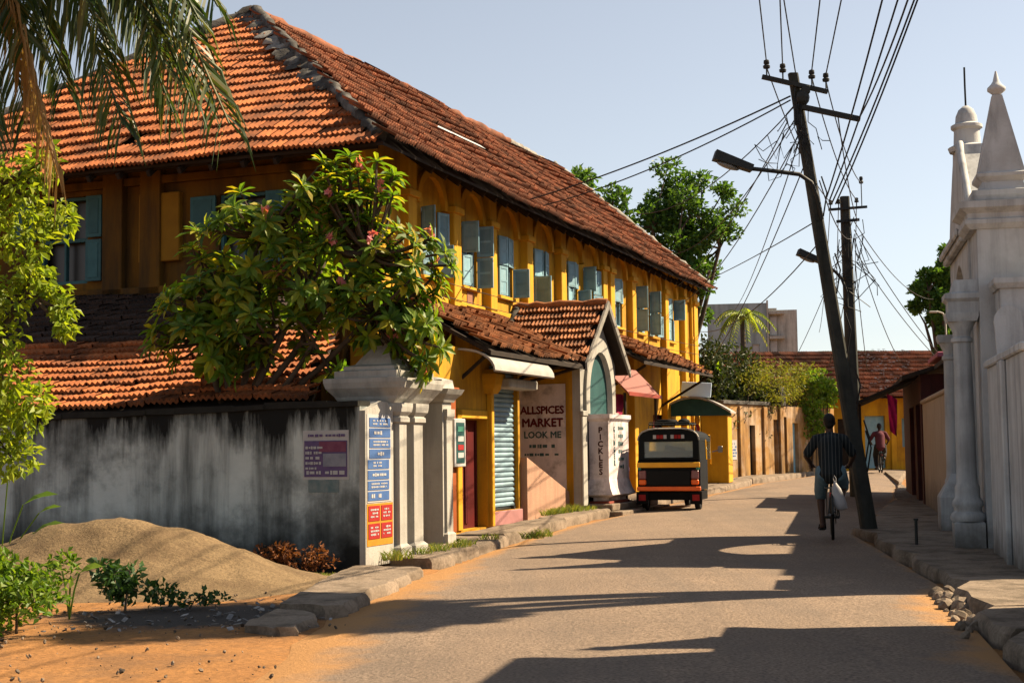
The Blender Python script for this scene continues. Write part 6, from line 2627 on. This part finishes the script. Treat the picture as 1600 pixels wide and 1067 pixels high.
big_tree('tall dark tree with open clumped crown behind the end of the yellow roof', (5.6, 47, .2), (5.75, 47, 8.0), (2.0, 1.5, 2.9), L_tree, 201, 58, .19, .11, .8, 190, 'trees behind the houses', (.16, .3))
big_tree('bright green tree peeping over the middle of the long roof', (1.9, 46, .2), (2.3, 46, 8.6), (1.6, 1.4, 2.2), L_tree, 202, 24, .22, .2)
big_tree('dark green tree with hanging foliage above the roofs at right', (15.5, 51, .3), (15.5, 51, 6.3), (1.0, 1.0, 2.4), L_tree, 203, 40, .18, .1, .8, 260)
big_tree('leafy tree beyond the right edge of the picture shading the dirt corner', (7.9, 14.3, 0), (8.0, 14.3, 9.5), (1.45, 1.3, 1.0), L_tree, 204, 40, .2, .16, .7, 380)
big_tree('small leafy bush growing below the dark tree beside the yellow gable', (6.0, 46, .2), (6.2, 46, 3.9), (.8, .7, .8), L_shrub, 205, 10, .2, .08, .8, 150)

# small palm before the concrete building
sp_ = thing('palm_tree', 'small palm with yellowish crown in front of the concrete building', 'palm', (9.75, 60, gz(60) + .9))
MB().tube([(0, 0, -1.0), (.06, 0, 3), (.0, 0, 5.6)], [.16, .12, .10], 10).build('trunk', m_bark, sp_, smooth=60)
random.seed(91)
for k in range(15):
    a = k * 2.399
    e = rnd(-.2, .9)
    ln = rnd(1.0, 1.5)
    pts = []
    for i in range(9):
        t = i / 8
        pts.append(V((math.cos(a) * ln * t, math.sin(a) * ln * t, 5.6 + e * ln * t - 1.15 * ln * t * t)))
    mb = MB()
    mb.tube(pts, .02, 5)
    for i in range(1, 9):
        for s in (-1, 1):
            for q in (0, .5):
                p = pts[i - 1].lerp(pts[i], q)
                d = (pts[i] - pts[i - 1]).normalized()
                sd = d.cross(V((0, 0, 1))).normalized() * s
                mb.leaf(p, (sd * .8 + d * .5 + V((0, 0, -.35))).normalized(), V((0, 0, 1)), .42 * (1 - .05 * i), .06, .1)
    mb.build('frond', L_bush if k % 3 else L_vine, sp_)


def mass(name, label, cat, clumps, lm, size, seed, group=None, wid=.5, droop=.2):
    random.seed(seed)
    c0 = V(clumps[0][0])
    t = thing(name, label, cat, (c0.x, c0.y, gz(c0.y)), 0, group)
    b = V((c0.x, c0.y, gz(c0.y)))
    cr = MB()
    st_ = MB()
    for (c, rad, n) in clumps:
        cloud(cr, V(c) - b, rad, n, size, wid, .1, .45, droop)
        g0 = V((c[0], c[1] + rad[1] * .3, gz(c[1]))) - b
        st_.tube(bend(g0, V(c) - b, 0, .1), [.04, .035, .03, .025, .02, .012], 5)
    tag(cr.build('foliage', lm, t), kind='stuff')
    tag(st_.build('stems', m_bark, t), kind='stuff')
    return t


# dark creeper behind the stall, yellow vine over the ochre wall, bright vine at its end
wl = lambda k: (6.75 + k * math.cos(R(53.5)), 45.0 + k * math.sin(R(53.5)))
cl = []
random.seed(95)
for k in range(34):
    t = rnd(-1.0, 3.4)
    x, y = wl(t)
    cl.append(((x + rnd(-.3, .1), y + .9 + rnd(-.3, .3), rnd(2.3, 4.7) - .35 * max(0, t)), (.6, .55, .55), 190))
mass('creeper', 'dark creeper mass behind the ochre wall next to the yellow building', 'creeper', cl, L_creep, .18, 96)
cl = []
for k in range(18):
    t = 1.6 + 4.6 * k / 17
    x, y = wl(t)
    cl.append(((x, y + .35 + rnd(-.25, .2), rnd(2.9, 4.0)), (.6, .5, .42), 260))
mass('creeper', 'yellowing vine spilling over the top of the ochre wall', 'creeper', cl, L_vine, .13, 97, None, .35)
cl = []
for k in range(11):
    t = 5.6 + 1.9 * k / 10
    x, y = wl(t)
    cl.append(((x + .1, y + .1 + rnd(-.2, .2), rnd(1.9, 3.9)), (.48, .42, .48), 220))
mass('creeper', 'bright green vine hanging at the far end of the ochre wall', 'creeper', cl, L_shrub, .17, 98)
fl_ = thing('far_street_lamp', 'thin distant street lamp in front of the tree at right', 'street lamp', (15.0, 49.0, gz(49)))
MB().tube([(0, 0, 0), (0, 0, 5.3), (-.08, 0, 5.55), (-.3, 0, 5.62)], .03, 6).build('pole', m_grey, fl_, smooth=60)
MB().box((-.42, 0, 5.6), (.28, .1, .07), .02).build('lamp_head', m_grey, fl_)
